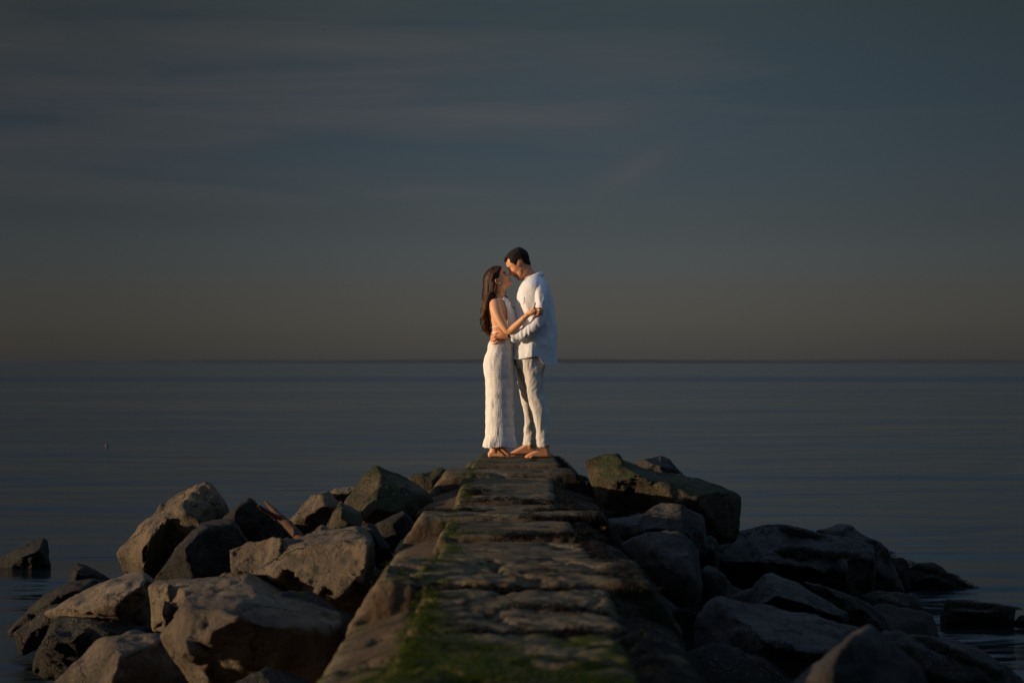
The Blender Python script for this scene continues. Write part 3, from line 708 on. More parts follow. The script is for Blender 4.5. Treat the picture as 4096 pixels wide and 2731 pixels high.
strip(.30, 14.9, .36, 11.6, T - .03, .06, 22, 70)
strip(.36, 10.9, .42, 8.7, T - .03, .07, 18, 110)
strip(.44, 8.6, .50, 7.7, T - .01, .09, 8, 160)
strip(.40, 7.6, .42, 4.8, T - .04, .07, 18, 130)
strip(.52, 15.7, .56, 15.1, T - .05, .035, 8, 60)
strip(.39, 17.8, .44, 16.0, 1.13, .035, 18, 80)
strip(.06, 8.15, .40, 8.0, T + .0, .09, 5, 130); strip(-.30, 7.68, .36, 7.68, T - .02, .05, 12, 120); strip(-.3, 6.49, .34, 6.49, T - .02, .05, 10, 110); strip(.0, 7.1, .34, 6.95, T - .01, .06, 7, 120); strip(-.50, 8.66, .50, 8.66, T - .02, .045, 14, 90)
strip(-.2, 13.2, -.27, 13.1, T, .06, 3, 110)
strip(.12, 16.6, .2, 16.5, 1.165, .04, 3, 60)
ribbons('seaweed', spots, M['weed'], 'dark seaweed hanging over the joints and right edge of the wall')
spots = []
strip(-.48, 8.55, -.15, 8.45, T, .10, 8, 120); strip(-.42, 8.2, -.46, 7.8, T, .08, 5, 110)
strip(-.30, 7.6, -.33, 4.9, T - .01, .06, 26, 130); strip(-.2, 5.6, .25, 5.3, T, .15, 14, 160); strip(-.25, 6.3, .0, 5.9, T, .12, 8, 110)
strip(-.44, 15.75, .0, 15.75, T, .06, 8, 60); strip(-.30, 15.0, -.30, 12.7, T - .02, .04, 14, 40)
strip(-.32, 10.8, -.30, 10.0, T - .01, .07, 7, 70); strip(-.25, 16.4, -.1, 16.3, 1.165, .06, 4, 50); strip(-.26, 10.1, .0, 9.98, T, .06, 5, 60)
ribbons('green_algae', spots, M['alga'], 'short green algae along the left edge and near blocks of the wall', (.006, .018), .002, .9, 'algae', 9)
# weed draped on boulders of the right side
def ray_spots(objs_pts, m, name, label, seed, dens=120, r=.07):
    bpy.context.view_layer.update(); dg = bpy.context.evaluated_depsgraph_get(); out_ = []
    for (sx, sy) in objs_pts:
        dr = Vector(PX(sx, sy, 1)) - Vector((0, 0, H)); ok, loc, nn, *_ = sc.ray_cast(dg, Vector((0, 0, H)), dr.normalized())
        if ok and loc.y < 25 and loc.z > 0: out_.append((loc.x, loc.y, loc.z + .005, r, r, dens))
    if out_: ribbons(name, out_, m, label, seed=seed)
pts = []
for (x0, y0, x1, y1, n) in [(3140,2112,3260,2138,12),(3150,2190,3290,2205,10),(3200,2215,3420,2215,14),(3120,2200,3200,2225,8),(3640,2250,3750,2270,8),(3720,2270,3880,2340,14),(3790,2404,4050,2430,18),(3680,2550,3990,2690,20),(3700,2560,3850,2620,10),(3480,2160,3560,2220,8)]:
    for i in range(n): t = i / (n - 1); pts.append((x0 + (x1 - x0) * t + random.uniform(-8, 8), y0 + (y1 - y0) * t + random.uniform(0, 12)))
ray_spots(pts, M['weed'], 'seaweed', 'black seaweed draped over the boulders right of the wall', 31, 110, .06)

# ------------------------------------------------------------------ driftwood
DW = {'o': (1000, 1960, 7.129)}
def tube(pts, rad, seg=10, twist=0, cap=True):
    """closed tube through 3D points"""
    pts = [Vector(p) for p in pts]; V, Fc = [], []
    up = Vector((0, 1, .01)); n = len(pts); up_prev = None
    for i, p in enumerate(pts):
        t = (pts[min(i + 1, n - 1)] - pts[max(i - 1, 0)]).normalized()
        a = t.cross(up_prev if up_prev else up)
        if a.length < 1e-4: a = t.cross(Vector((1, 0, 0)))
        a.normalize(); b = a.cross(t).normalized(); up_prev = b
        r = rad[i]; r1, r2 = r if isinstance(r, tuple) else (r, r)
        for k in range(seg):
            an = 2 * math.pi * k / seg; V.append(p + a * math.cos(an) * r1 + b * math.sin(an) * r2)
        if i:
            o = (i - 1) * seg
            for k in range(seg): Fc.append((o + k, o + (k + 1) % seg, o + seg + (k + 1) % seg, o + seg + k))
    if cap: Fc.append(tuple(range(seg))[::-1]); Fc.append(tuple(range((n - 1) * seg, n * seg)))
    return V, Fc
def spline(pts, n):
    """Catmull-Rom through rows of equal length"""
    A = np.array(pts, float); A = np.vstack([2 * A[0] - A[1], A, 2 * A[-1] - A[-2]]); m = len(A) - 3; out_ = []
    for i in range(n):
        t = i / (n - 1) * m; k = min(int(t), m - 1); f = t - k; p0, p1, p2, p3 = A[k:k + 4]
        out_.append(.5 * ((2 * p1) + (p2 - p0) * f + (2 * p0 - 5 * p1 + 4 * p2 - p3) * f * f + (3 * p1 - p0 - 3 * p2 + p3) * f ** 3))
    return np.array(out_)
def dwp(x, y, d): return PX(1000 + x / 7.129, 1960 + y / 7.129, d)
main = spline([(1560, 1480, 12.25, .030), (1300, 1220, 12.3, .030), (1060, 960, 12.35, .029), (820, 740, 12.4, .023), (620, 520, 12.45, .016), (500, 400, 12.48, .011), (425, 300, 12.5, .006)], 26)
br = spline([(760, 780, 12.36, .020), (600, 670, 12.3, .014), (430, 570, 12.25, .013), (300, 490, 12.2, .011), (210, 425, 12.18, .007)], 16)
pieces = []
for s_ in (main, br):
    pieces.append(tube([dwp(a, b, c) for a, b, c, _ in s_], [r * (1 + .16 * noise.noise((i * .6, r * 90, 0))) for i, (_, _, _, r) in enumerate(s_)], 12))
pieces.append(tube([dwp(1230, 1120, 12.3), dwp(1260, 1230, 12.24), dwp(1235, 1330, 12.2)], [.016, .011, .004], 8))
me = remesh(pieces, .005, 2); co, no = co_of(me), no_of(me)
set_co(me, co + no * (.003 * fbm(co * (40, 40, 14), 3))[:, None])
tag(link('driftwood', me, M['wood']), 'forked reddish driftwood branch sticking up between the left boulders', 'driftwood')

# ------------------------------------------------------------------ the couple
S = 1 / 3.136                       # drawing units to photograph pixels
D0 = 17.07
def Q(u, v, dy=0.):
    return PX(1850 + u * S, 950 + v * S, D0 + dy)
US = D0 / FS * S                    # metres per drawing unit
def ball(u, v, dy, r, sc3=(1, 1, 1), seg=16):
    c = Vector(Q(u, v, dy)); V, Fc = [], []; n = seg // 2
    for i in range(n + 1):
        th = math.pi * i / n
        for k in range(seg):
            ph = 2 * math.pi * k / seg; V.append(c + Vector((math.sin(th) * math.cos(ph) * sc3[0], math.sin(th) * math.sin(ph) * sc3[1], math.cos(th) * sc3[2])) * r)
    for i in range(n):
        for k in range(seg): a = i * seg + k; b = i * seg + (k + 1) % seg; Fc.append((a, b, b + seg, a + seg))
    bm = bmesh.new(); vs = [bm.verts.new(v) for v in V]
    for f in Fc: 
        try: bm.faces.new([vs[i] for i in f])
        except ValueError: pass
    bmesh.ops.remove_doubles(bm, verts=bm.verts, dist=r * .001)
    bm.verts.index_update(); V = [v.co.copy() for v in bm.verts]; Fc = [tuple(v.index for v in f.verts) for f in bm.faces]; bm.free()
    return V, Fc
def limb(rows, n=24, seg=14):
    """rows (u, v, dy, r in drawing units): a round limb with closed round ends, as one tube"""
    A = spline(rows, n) if n > len(rows) else np.array(rows, float)
    pts = [Q(a[0], a[1], a[2]) for a in A]; rad = [a[3] * US for a in A]
    # round the ends
    p0, p1 = Vector(pts[0]), Vector(pts[1]); q0, q1 = Vector(pts[-1]), Vector(pts[-2])
    d0 = (p0 - p1).normalized(); d1 = (q0 - q1).normalized()
    pre = [(p0 + d0 * rad[0] * math.sin(a), rad[0] * math.cos(a)) for a in (1.45, 1.1, .7, .35)]
    post = [(q0 + d1 * rad[-1] * math.sin(a), rad[-1] * math.cos(a)) for a in (.35, .7, 1.1, 1.45)]
    pp = [x[0] for x in pre] + pts + [x[0] for x in post]; rr = [x[1] for x in pre] + rad + [x[1] for x in post]
    return tube(pp, rr, seg)
def loft(rows, n=40, seg=48, power=2.0, dy0=0., close=True):
    """rows (v, u_left, u_right, half depth m, depth centre)"""
    A = spline([(r[0], r[1], r[2], r[3], r[4] if len(r) > 4 else 0.) for r in rows], n)
    V, Fc = [], []
    for i, (v, l, r, ry, yc) in enumerate(A):
        uc, hu = (l + r) / 2, (r - l) / 2
        for k in range(seg):
            a = 2 * math.pi * k / seg; ca, sa = math.cos(a), math.sin(a)
            ca = math.copysign(abs(ca) ** (2 / power), ca); sa = math.copysign(abs(sa) ** (2 / power), sa)
            V.append(Q(uc + hu * ca, v, dy0 + yc + ry * sa))
        if i:
            o = (i - 1) * seg
            for k in range(seg): Fc.append((o + k, o + (k + 1) % seg, o + seg + (k + 1) % seg, o + seg + k))
    if close: Fc.append(tuple(range(seg))); Fc.append(tuple(range((n - 1) * seg, n * seg))[::-1])
    return V, Fc
def dist_poly(p, poly):
    P = np.asarray(poly, float); A, B = P, np.roll(P, -1, 0); p = np.asarray(p, float)
    AB = B - A; t = np.clip(((p - A) * AB).sum(1) / (AB ** 2).sum(1), 0, 1)
    return np.sqrt((((A + AB * t[:, None]) - p) ** 2).sum(1).min())
def densify(poly, step):
    out_ = []; n = len(poly)
    for i in range(n):
        a, b = np.array(poly[i], float), np.array(poly[(i + 1) % n], float); k = max(1, int(np.linalg.norm(b - a) / step))
        for j in range(k): out_.append(tuple(a + (b - a) * j / k))
    return out_
def inflate(poly, wf, dy=0., step=8, back=True):
    """closed body over a drawn outline: half thickness wf(u, v) metres to each side of the plane dy"""
    B = densify(poly, step); n = len(B); A = np.array(B)
    us = np.arange(A[:, 0].min(), A[:, 0].max(), step); vs = np.arange(A[:, 1].min(), A[:, 1].max(), step)
    I = []
    for v in vs:
        for u in us:
            # inside test
            c = False; j = n - 1
            for i in range(n):
                if (B[i][1] > v) != (B[j][1] > v) and u < (B[j][0] - B[i][0]) * (v - B[i][1]) / (B[j][1] - B[i][1]) + B[i][0]: c = not c
                j = i
            if c and dist_poly((u, v), B) > step * .5: I.append((u, v))
    pts = [Vector((u, -v)) for u, v in B + I]
    vv, _, ff, ov, _, _ = delaunay_2d_cdt(pts, [], [list(range(n))], 1, 1e-4)
    bidx = {}
    for j, o in enumerate(ov):
        for q in o:
            if q < n: bidx[q] = j
    W = [max(wf(v.x, -v.y), .0004) for v in vv]
    m = len(vv)
    V = [Q(v.x, -v.y, dy - w_) for v, w_ in zip(vv, W)] + [Q(v.x, -v.y, dy + w_) for v, w_ in zip(vv, W)]
    Fc = [tuple(f) for f in ff] + [tuple(i + m for i in f[::-1]) for f in ff]
    for i in range(n):
        a, b = bidx[i], bidx[(i + 1) % n]; Fc.append((a, b, b + m, a + m))
    return V, Fc
def finish(parts, vox, smooth, name, m, parent, fn=None):
    me = remesh(parts, vox, smooth)
    if fn:
        co, no = co_of(me), no_of(me); set_co(me, co + no * fn(co, no)[:, None])
    return link(name, me, m, parent)

# ======== woman
gz = 1.17
woman = empty('person', Q(440, 2754, .02)); woman.location.z = gz
tag(woman, 'woman with long brown hair in white halter top and long white skirt, face raised', 'person')
FP = [(486,371),(500,388),(515,408),(530,423),(541,436),(545,448),(556,453),(572,459),(588,466),(602,474),(608,482),(603,491),(594,498),(593,505),(600,516),(600,523),(588,530),(591,536),(611,541),(615,549),(614,560),(624,572),(634,585),(630,597),(610,609),(585,620),(561,631)]
face_f = FP + [(545,665),(470,700),(400,690),(345,640),(300,590),(286,530),(290,470),(315,420),(355,385),(400,368),(445,362)]
def wf_f(u, v):
    d = dist_poly((u, v), face_f); t = min(d / 95, 1); fr = min(max((u - 470) / 110, 0), 1)
    return .073 * (1 - (1 - t) ** 2) ** (.5 + .28 * fr)
woman_parts = [
    inflate(face_f, wf_f, 0, 7),
    limb([(440,610,0,72), (455,680,0,66), (462,740,0,68), (455,800,0,85)], 14),
    loft([(742,430,520,.04), (765,395,545,.085), (790,355,570,.125), (830,325,592,.150), (880,314,612,.150), (940,314,640,.142), (1000,320,662,.134), (1060,328,668,.126), (1130,339,655,.118), (1200,352,638,.115), (1290,350,632,.130), (1380,325,628,.150), (1500,292,628,.158), (1620,290,625,.155)], 44, 40, 2.2),
    # near arm with the elbow low, far arm held up to his back
    limb([(410,838,-.118,72), (420,900,-.150,74), (450,980,-.175,66), (495,1070,-.195,58), (540,1140,-.21,50), (572,1170,-.215,47), (620,1160,-.225,51), (690,1095,-.25,47), (760,1025,-.28,38), (812,975,-.298,32), (845,950,-.30,34)], 44),
    limb([(410,838,.118,72), (440,930,.16,66), (520,1060,.2,54), (580,1130,.22,47), (700,1080,.26,45), (820,1000,.28,33), (880,960,.28,32)], 30),
    # legs
    loft([(1560,300,500,.075,-.07), (1700,310,520,.075,-.07), (1900,340,510,.065,-.075), (2050,350,480,.055,-.08), (2200,335,470,.052,-.08), (2400,345,455,.040,-.08), (2560,352,440,.032,-.075), (2640,345,455,.031,-.07), (2700,330,470,.032,-.07)], 36, 24),
    loft([(1560,340,600,.075,.07), (1700,350,560,.075,.07), (1900,390,560,.065,.075), (2050,400,540,.055,.08), (2200,390,530,.052,.08), (2400,400,515,.040,.08), (2560,405,495,.032,.09), (2640,400,505,.031,.10), (2700,390,520,.032,.10)], 36, 24),
]
# her hand on his sleeve
woman_parts += [limb([(835,952,-.300,36), (870,935,-.308,42), (905,925,-.312,42), (930,925,-.314,36)], 10),
    limb([(872,915,-.310,22), (892,885,-.325,16), (903,855,-.330,13), (914,822,-.330,11)], 12, 10),
    limb([(920,893,-.318,15), (958,890,-.330,14), (985,889,-.320,13), (1003,890,-.300,12)], 12, 10),
    limb([(922,918,-.320,15), (962,915,-.333,14.5), (992,914,-.322,13), (1008,915,-.300,12)], 12, 10),
    limb([(922,943,-.318,15), (960,940,-.331,14), (988,939,-.320,13), (1004,940,-.298,12)], 12, 10),
    limb([(916,966,-.312,14), (952,963,-.324,13), (978,962,-.314,12), (992,962,-.295,11)], 12, 10)]
# her far hand on his far side
woman_parts += [limb([(880,955,.28,36), (930,940,.26,38)], 8)] + [limb([(930,915 + 22 * i,.262,14), (985,912 + 22 * i,.25,13), (1010,914 + 22 * i,.235,12)], 10, 10) for i in range(4)] + [limb([(885,925,.285,18), (915,870,.28,12)], 8, 10)]
def foot_f(du, dv, dy):
    g = []
    g.append(limb([(350 + du, 2722 + dv, dy, 30), (372 + du, 2700 + dv, dy, 36), (420 + du, 2690 + dv, dy, 40), (440 + du, 2660 + dv, dy, 40)], 12))
    poly = [(316,2712),(322,2690),(345,2660),(440,2640),(480,2662),(520,2695),(552,2722),(572,2736),(572,2750),(540,2755),(430,2751),(345,2751),(322,2738)]
    poly = [(a + du, b + dv) for a, b in poly]
    g.append(inflate(poly, lambda u, v: (.026 + .014 * min(max((u - du - 360) / 150, 0), 1)) * (1 - (1 - min(dist_poly((u, v), poly) / 26, 1)) ** 2) ** .5, dy, 9))
    for i in range(5):
        L_ = (28, 24, 20, 14, 8)[i]; side = -1 if dy < 0 else 1
        yy = dy - side * (.030 - .0155 * i)
        g.append(limb([(552 + du, 2738 + dv, yy, 11 - i * .6), (575 + du + L_ * .5, 2742 + dv, yy, 11 - i * .7), (580 + du + L_, 2745 + dv, yy, 9.5 - i * .7)], 8, 8))
    return g
woman_parts += foot_f(0, 4, -.065); woman_parts += foot_f(62, -8, .10)
body = finish(woman_parts, .0043, 2, 'body', M['skin_f'], woman)
# ears and face details
def ear(parent, m, u, v, dy, a, b, tilt, name='ear'):
    c, s = math.cos(tilt), math.sin(tilt); pts = []
    for k in range(13):
        t = -2.4 + 4.9 * k / 12; x, y = a * math.cos(t - .25), b * math.sin(t - .25)
        pts.append((u - (x * c - y * s) * 1.0, v + (x * s + y * c), dy - .004 - .008 * math.cos(t), 5.5))
    P1 = limb(pts, 26, 8)
    inner = inflate(densify([(u - (a * .7 * math.cos(q) * c - b * .75 * math.sin(q) * s), v + (a * .7 * math.cos(q) * s + b * .75 * math.sin(q) * c)) for q in np.linspace(0, 6.28, 14)[:-1]], 5), lambda x, y: .006, dy + .003, 5)
    lobe = ball(u + (b * .78) * s, v + b * .78 * c, dy - .002, .0085, (1, .6, 1))
    return finish([P1, inner, lobe], .002, 2, name, m, parent)
ear(woman, M['skin_f'], 440, 548, -.073, 24, 34, .55)
def bit(name, rows, m, parent, n=12, seg=8):
    V, Fc = limb(rows, n, seg); return link(name, fix_normals(mesh(V, Fc)), m, parent)
for sgn in (-1, 1):
    bit('eyebrow', [(500,452,sgn*.052,4), (518,436,sgn*.046,5), (534,432,sgn*.036,5), (541,438,sgn*.024,4)], M['brow'], woman)
    bit('eyelash', [(510,470,sgn*.050,2.5), (524,458,sgn*.043,4), (536,452,sgn*.032,4), (544,455,sgn*.024,2)], M['brow'], woman)
bit('lips', [(572,528,-.026,4), (585,519,-.019,5.5), (597,516,-.009,6.5), (599,517,0,7), (597,516,.009,6.5), (585,519,.019,5.5), (572,528,.026,4)], M['lips'], woman, 20)
bit('lips', [(574,532,-.026,4), (590,543,-.018,5.5), (607,545,-.008,6.5), (610,546,0,7), (607,545,.008,6.5), (590,543,.018,5.5), (574,532,.026,4)], M['lips'], woman, 20)
bit('teeth', [(578,530,-.020,5), (594,531,-.012,6), (599,531,0,6.5), (594,531,.012,6), (578,530,.020,5)], M['teeth'], woman, 14)
bit('nostril', [(586,489,-.010,3.2), (593,491,-.009,3)], M['brow'], woman, 4, 6)
link('earring', fix_normals(mesh(*ball(466, 571, -.083, .005))), M['gold'], woman)
# hair
face_hair = [(486,368),(480,362),(430,352),(370,366),(310,410),(275,470),(266,560),(262,680),(250,800),(236,900),(230,1010),(240,1100),(268,1180),(320,1236),(350,1232),(345,1150),(330,1050),(312,930),(316,850),(350,775),(395,740),(420,690),(425,610),(415,565),(430,520),(450,515),(464,480),(474,420)]
def wf_h(u, v):
    d = dist_poly((u, v), face_hair)
    W_ = .078 if v < 560 else (.078 + (.095 - .078) * min((v - 560) / 300, 1)) * (1 if v < 1000 else 1 - .35 * (v - 1000) / 240)
    if v < 540:
        # over the skull: never thinner than the head below
        base_ = wf_f(min(u, 480), v) + .0045; t = min(d / 22, 1); edge_l = (1 - (1 - t) ** 2) ** .5
        return base_ * (.6 + .4 * edge_l) if u > 380 else max(base_, W_ * (1 - (1 - min(d / 80, 1)) ** 2) ** .5)
    return (W_ - .010) * (1 - (1 - min(d / 60, 1)) ** 2) ** .5
def hair_fn(co, no): return .0022 * fbm(co * (55, 55, 9), 3)
hairo = finish([inflate(face_hair, wf_h, 0, 9)], .005, 2, 'hair', M['hair_f'], woman, hair_fn)
outer = [(440,356),(330,400),(274,500),(262,640),(250,790),(234,930),(230,1050),(262,1150),(318,1238)]
inner_ = [(486,366),(474,440),(446,520),(425,640),(400,738),(340,830),(316,960),(332,1110),(354,1230)]
rnd = random.Random(12); parts_ = []
for i in range(280):
    k = rnd.random() ** .8; side = -1 if rnd.random() < .62 else 1; ph = rnd.uniform(0, 6.28); am = rnd.uniform(8, 17); rows = []
    stop = rnd.uniform(.86, 1.02)
    O_ = spline(outer, 30); I_ = spline(inner_, 30)
    for j in range(30):
        f = j / 29
        if f > stop: break
        u, v = O_[j] * (1 - k) + I_[j] * k
        shell = math.sqrt(max(1 - (1 - k) ** 2, 0)) if v < 700 else math.sin(math.pi * min(max(k, 0), 1)) ** .6
        hw = .080 if v < 620 else .080 + .014 * min((v - 620) / 300, 1) - .028 * max(0, (v - 1000) / 240)
        if v < 560: hw = max(wf_h(u, v), .01) / max(shell, .2) + .001; hw = min(hw, .088)
        wv = am * max(0, (v - 620) / 500)
        u2 = u + wv * math.sin(v / 24 + ph * .35 + k * 2) + 3 * math.sin(v / 60 + ph)
        rows.append((u2, v, side * (hw * shell + .002) + wv * US * .8 * math.cos(v / 24 + ph * .35), (4.6 if v < 700 else 5.5) * (1 - .75 * max(0, f - .7) / .3)))
    if len(rows) > 6: parts_.append(limb(rows, len(rows), 5))
for (a, b, c, d) in [((330,1150),(290,1180),(250,1165),(208,1172)), ((270,900),(240,960),(222,1040),(236,1090)), ((260,1040),(224,1085),(250,1130),(240,1160))]:
    for _ in range(3):
        j = lambda: rnd.uniform(-6, 6)
        parts_.append(limb([(*a, -.03, 3), (b[0] + j(), b[1] + j(), -.03, 3), (c[0] + j(), c[1] + j(), -.03, 2), (d[0] + j(), d[1] + j(), -.03, 1)], 12, 5))
for i in range(22):
    k = rnd.uniform(-.05, .03); ph = rnd.uniform(0, 6.28); rows = []; a0 = rnd.uniform(0, .55); a1 = a0 + rnd.uniform(.25, .45); sd_ = rnd.choice((-1, 1))
    for j in range(16):
        f = a0 + (a1 - a0) * j / 15; o_ = O_[int(f * 29)]; i_ = I_[int(f * 29)]; q_ = O_[min(int(f * 29) + 1, 29)]; fr = f * 29 - int(f * 29)
        u, v = (o_ + (q_ - o_) * fr) * (1 - k) + i_ * k
        rows.append((u + 7 * math.sin(v / 34 + ph), v, sd_ * .03 + .02 * math.sin(v / 50 + ph), 1.7))
    parts_.append(limb(rows, 16, 4))
link('hair_strands', fix_normals(mesh(*join(parts_))), M['hair_f'], woman)
# curls falling over the far shoulder, seen past the throat
parts_ = []
for i in range(26):
    c0 = rnd.uniform(0, 6.28); rr = rnd.uniform(10, 24); dy = rnd.uniform(.05, .09)
    parts_.append(limb([(528 + 18 * math.sin(t * .5) + rr * math.cos(c0 + t), 745 + t * 4 + rr * .8 * math.sin(c0 + t), dy, 4) for t in np.linspace(0, 5.2, 12)], 14, 5))
for (u, v) in ((600, 850), (650, 892), (630, 880), (540, 700)):
    parts_.append(limb([(u - 14, v - 22, .06, 2), (u, v - 12, .06, 4), (u + 8, v + 2, .06, 4), (u - 2, v + 10, .06, 2)], 10, 5))
tag(link('hair_curls', fix_normals(mesh(*join(parts_))), M['hair_f'], woman), kind='stuff')

# halter top: the front of the torso, a little proud of the skin
def cloth_patch(rows, keep, n, seg, th, name, m, parent, fn, power=2.2):
    V, Fc = loft(rows, n, seg, power, close=False); A = np.array(V)
    U = (A[:, 0] / (A[:, 1] / FS)) ; uu = (U + CX - 1850) / S; vv = (-(A[:, 2] - H) / (A[:, 1] / FS) + HY - 950) / S
    k = keep(uu, vv, A)
    F2 = [f for f in Fc if all(k[i] for i in f)]
    used_ = sorted({i for f in F2 for i in f}); mp_ = {a: b for b, a in enumerate(used_)}
    me = fix_normals(mesh([V[i] for i in used_], [tuple(mp_[i] for i in f) for f in F2]))
    co, no = co_of(me), no_of(me)
    if fn: set_co(me, co + no * fn(co, no)[:, None])
    o = link(name, me, m, parent)
    sd = o.modifiers.new('thickness', 'SOLIDIFY'); sd.thickness = th; sd.offset = 1
    return o
def top_keep(u, v, A):
    # armhole line of the halter
    e_ = np.interp(v, [745, 782, 850, 930, 1000, 1060, 1090, 1300], [505, 512, 538, 556, 562, 560, 520, 520])
    side = np.interp(np.abs(A[:, 1] - D0), [0, .06, .16], [0, 0, 0])
    return (u > e_ + side) & (v > 748)
def pleat_fn(co, no):
    an = np.arctan2(co[:, 1] - D0, co[:, 0] - Q(480, 1000)[0])
    return .0022 * np.sin(an * 60 + 2 * pn(co * 9)) * np.clip((1.86 - co[:, 2]) * 0 + 1, 0, 1) + .002 * pn(co * 30)
rows_top = [(745,424,530,.050), (765,389,553,.095), (790,349,578,.131), (830,319,600,.155), (880,308,622,.155), (940,308,652,.148), (1000,314,676,.140), (1050,322,684,.132), (1100,330,672,.124), (1180,345,652,.120), (1260,350,644,.130), (1320,340,642,.145)]
cloth_patch(rows_top, top_keep, 110, 260, .003, 'halter_top', M['skirt'], woman, pleat_fn)
bit('strap', [(395,700,-.030,4.5), (415,712,-.052,4.5), (455,742,-.068,4.5), (490,772,-.072,5), (510,790,-.080,6)], M['skirt'], woman, 20)
bit('strap', [(395,700,.030,4.5), (415,712,.052,4.5), (455,742,.068,4.5), (490,772,.072,5), (510,790,.080,6)], M['skirt'], woman, 20)
def band(name, v0, v1, th, rows, m, parent, us=None, hgt=9):
    """a flat band round the body between two heights (left, right)"""
    V, Fc = [], []; seg = 90; A = np.array([(r[0], r[1], r[2], r[3]) for r in rows], float)
    for k in range(seg):
        a = 2 * math.pi * k / seg; ca, sa = math.cos(a), math.sin(a)
        vm = v0 + (v1 - v0) * (ca + 1) / 2
        for (dv, gr) in ((-hgt, .0015), (-hgt, th), (hgt, th), (hgt, .0015)):
            v = vm + dv; l = np.interp(v, A[:, 0], A[:, 1]); r = np.interp(v, A[:, 0], A[:, 2]); ry = np.interp(v, A[:, 0], A[:, 3])
            c_ = math.copysign(abs(ca) ** .91, ca); s_ = math.copysign(abs(sa) ** .91, sa)
            V.append(Q((l + r) / 2 + ((r - l) / 2 + gr / US) * c_, v, (ry + gr) * s_))
    for k in range(seg):
        a, b = k * 4, ((k + 1) % seg) * 4
        for q in range(4): Fc.append((a + q, b + q, b + (q + 1) % 4, a + (q + 1) % 4))
    return link(name, fix_normals(mesh(V, Fc)), m, parent)
rows_w = [(1060,328,668,.126), (1130,339,655,.118), (1200,352,638,.115), (1290,350,632,.130)]
band('back_strap', 1136, 1070, .004, rows_w, M['skirt'], woman, hgt=7)
band('back_strap', 1198, 1165, .004, rows_w, M['skirt'], woman, hgt=8)
# skirt in gathered tiers
tiers = [1290, 1414, 1534, 1656, 1770, 1890, 2010, 2134, 2250, 2370, 2490, 2645]
rows_s = [(1286,352,640,.137), (1340,330,640,.150), (1414,315,641,.160), (1474,293,643,.166), (1530,277,645,.168), (1600,272,648,.168), (1660,274,650,.168), (1774,290,648,.164), (1890,297,645,.160), (2010,298,643,.158), (2134,298,640,.157), (2250,297,641,.158), (2374,296,645,.160), (2480,293,652,.164), (2560,280,666,.172), (2632,268,678,.182)]
seg, n = 340, 260
V, Fc = loft(rows_s, n, seg, 2.15, close=False); A = np.array(V).reshape(n, seg, 3)
vcoord = spline([(r[0], 0) for r in rows_s], n)[:, 0]
ang = np.linspace(0, 2 * np.pi, seg, endpoint=False)
cen = A.mean(1, keepdims=True); dirv = A - cen; dirv[:, :, 2] = 0; dirv /= np.linalg.norm(dirv, axis=2, keepdims=True)
disp = np.zeros((n, seg))
for i in range(n):
    v = vcoord[i]; t = max(j for j in range(len(tiers) - 1) if tiers[j] <= max(v, 1290)); a_, b_ = tiers[t], tiers[t + 1]; f = (v - a_) / (b_ - a_)
    P_ = np.stack([np.cos(ang) * 9, np.sin(ang) * 9, np.full(seg, t * 5.3 + f * .8)], 1)
    P2 = np.stack([np.cos(ang) * 3.2, np.sin(ang) * 3.2, np.full(seg, v / 170.)], 1)
    wv = np.sin(ang * 84 + 7 * pn(P_ * .5) + 2.5 * pn(P2) + t * 1.7)
    bulge = math.sin(math.pi * min(max(f, 0), 1)) ** .6
    amp_ = .0019 if t < 10 else .0019 + .005 * f
    disp[i] = amp_ * wv * (.55 + .6 * np.clip(pn(P_) + .5, 0, 1)) + .005 * bulge + .007 * pn(P2) * (1 + (t >= 10) * 1.5 * f)
    s_ = min(abs(v - a_), abs(v - b_)) if t < 10 else abs(v - a_)
    if s_ < 9 and v > 1296: disp[i] += (.0035 * (1 - s_ / 9)) * (.5 + .9 * np.abs(np.sin(ang * 71 + 3 * pn(P_ * 2))))
disp[:, :] += 0
A = A + dirv * disp[:, :, None]
hemv = .006 * np.sin(ang * 4 + 1) + .002 * np.sin(ang * 15)
wgt = np.clip((vcoord - 2500) / 130, 0, 1)[:, None]
A[:, :, 2] += wgt * hemv[None, :] 
o = link('skirt', fix_normals(mesh(A.reshape(-1, 3), Fc)), M['skirt'], woman)
sd = o.modifiers.new('thickness', 'SOLIDIFY'); sd.thickness = .002; sd.offset = -1
# bracelet and ring
def hoop(name, c, axis, r1, r2, th, m, parent, seg=24):
    ax_ = Vector(axis).normalized(); a = ax_.cross(Vector((0, 1, 0))).normalized(); b = ax_.cross(a); c = Vector(c)
    pts_ = [c + a * math.cos(t) * r1 + b * math.sin(t) * r2 for t in np.linspace(0, 2 * math.pi, seg + 1)]
    V, Fc = tube(pts_, [th] * (seg + 1), 6); return link(name, fix_normals(mesh(V, Fc)), m, parent)
ax_f = Vector(Q(845, 950, -.3)) - Vector(Q(740, 1045, -.27))
hoop('bracelet', Q(775, 1010, -.286), ax_f, .0275, .0275, .0016, M['gold'], woman)
hoop('finger_ring', Q(963, 915, -.333), (1, 0, 0), .0115, .0115, .0016, M['gold'], woman, 16)
for i, (u, v, dy) in enumerate([(605,2748,-.092), (616,2746,-.078), (628,2744,-.064), (668,2740,.10), (655,2741,.115)]):
    link('toenail', fix_normals(mesh(*ball(u, v, dy - .003, .0045, (1.1, .8, .7), 8))), M['nail'], woman)

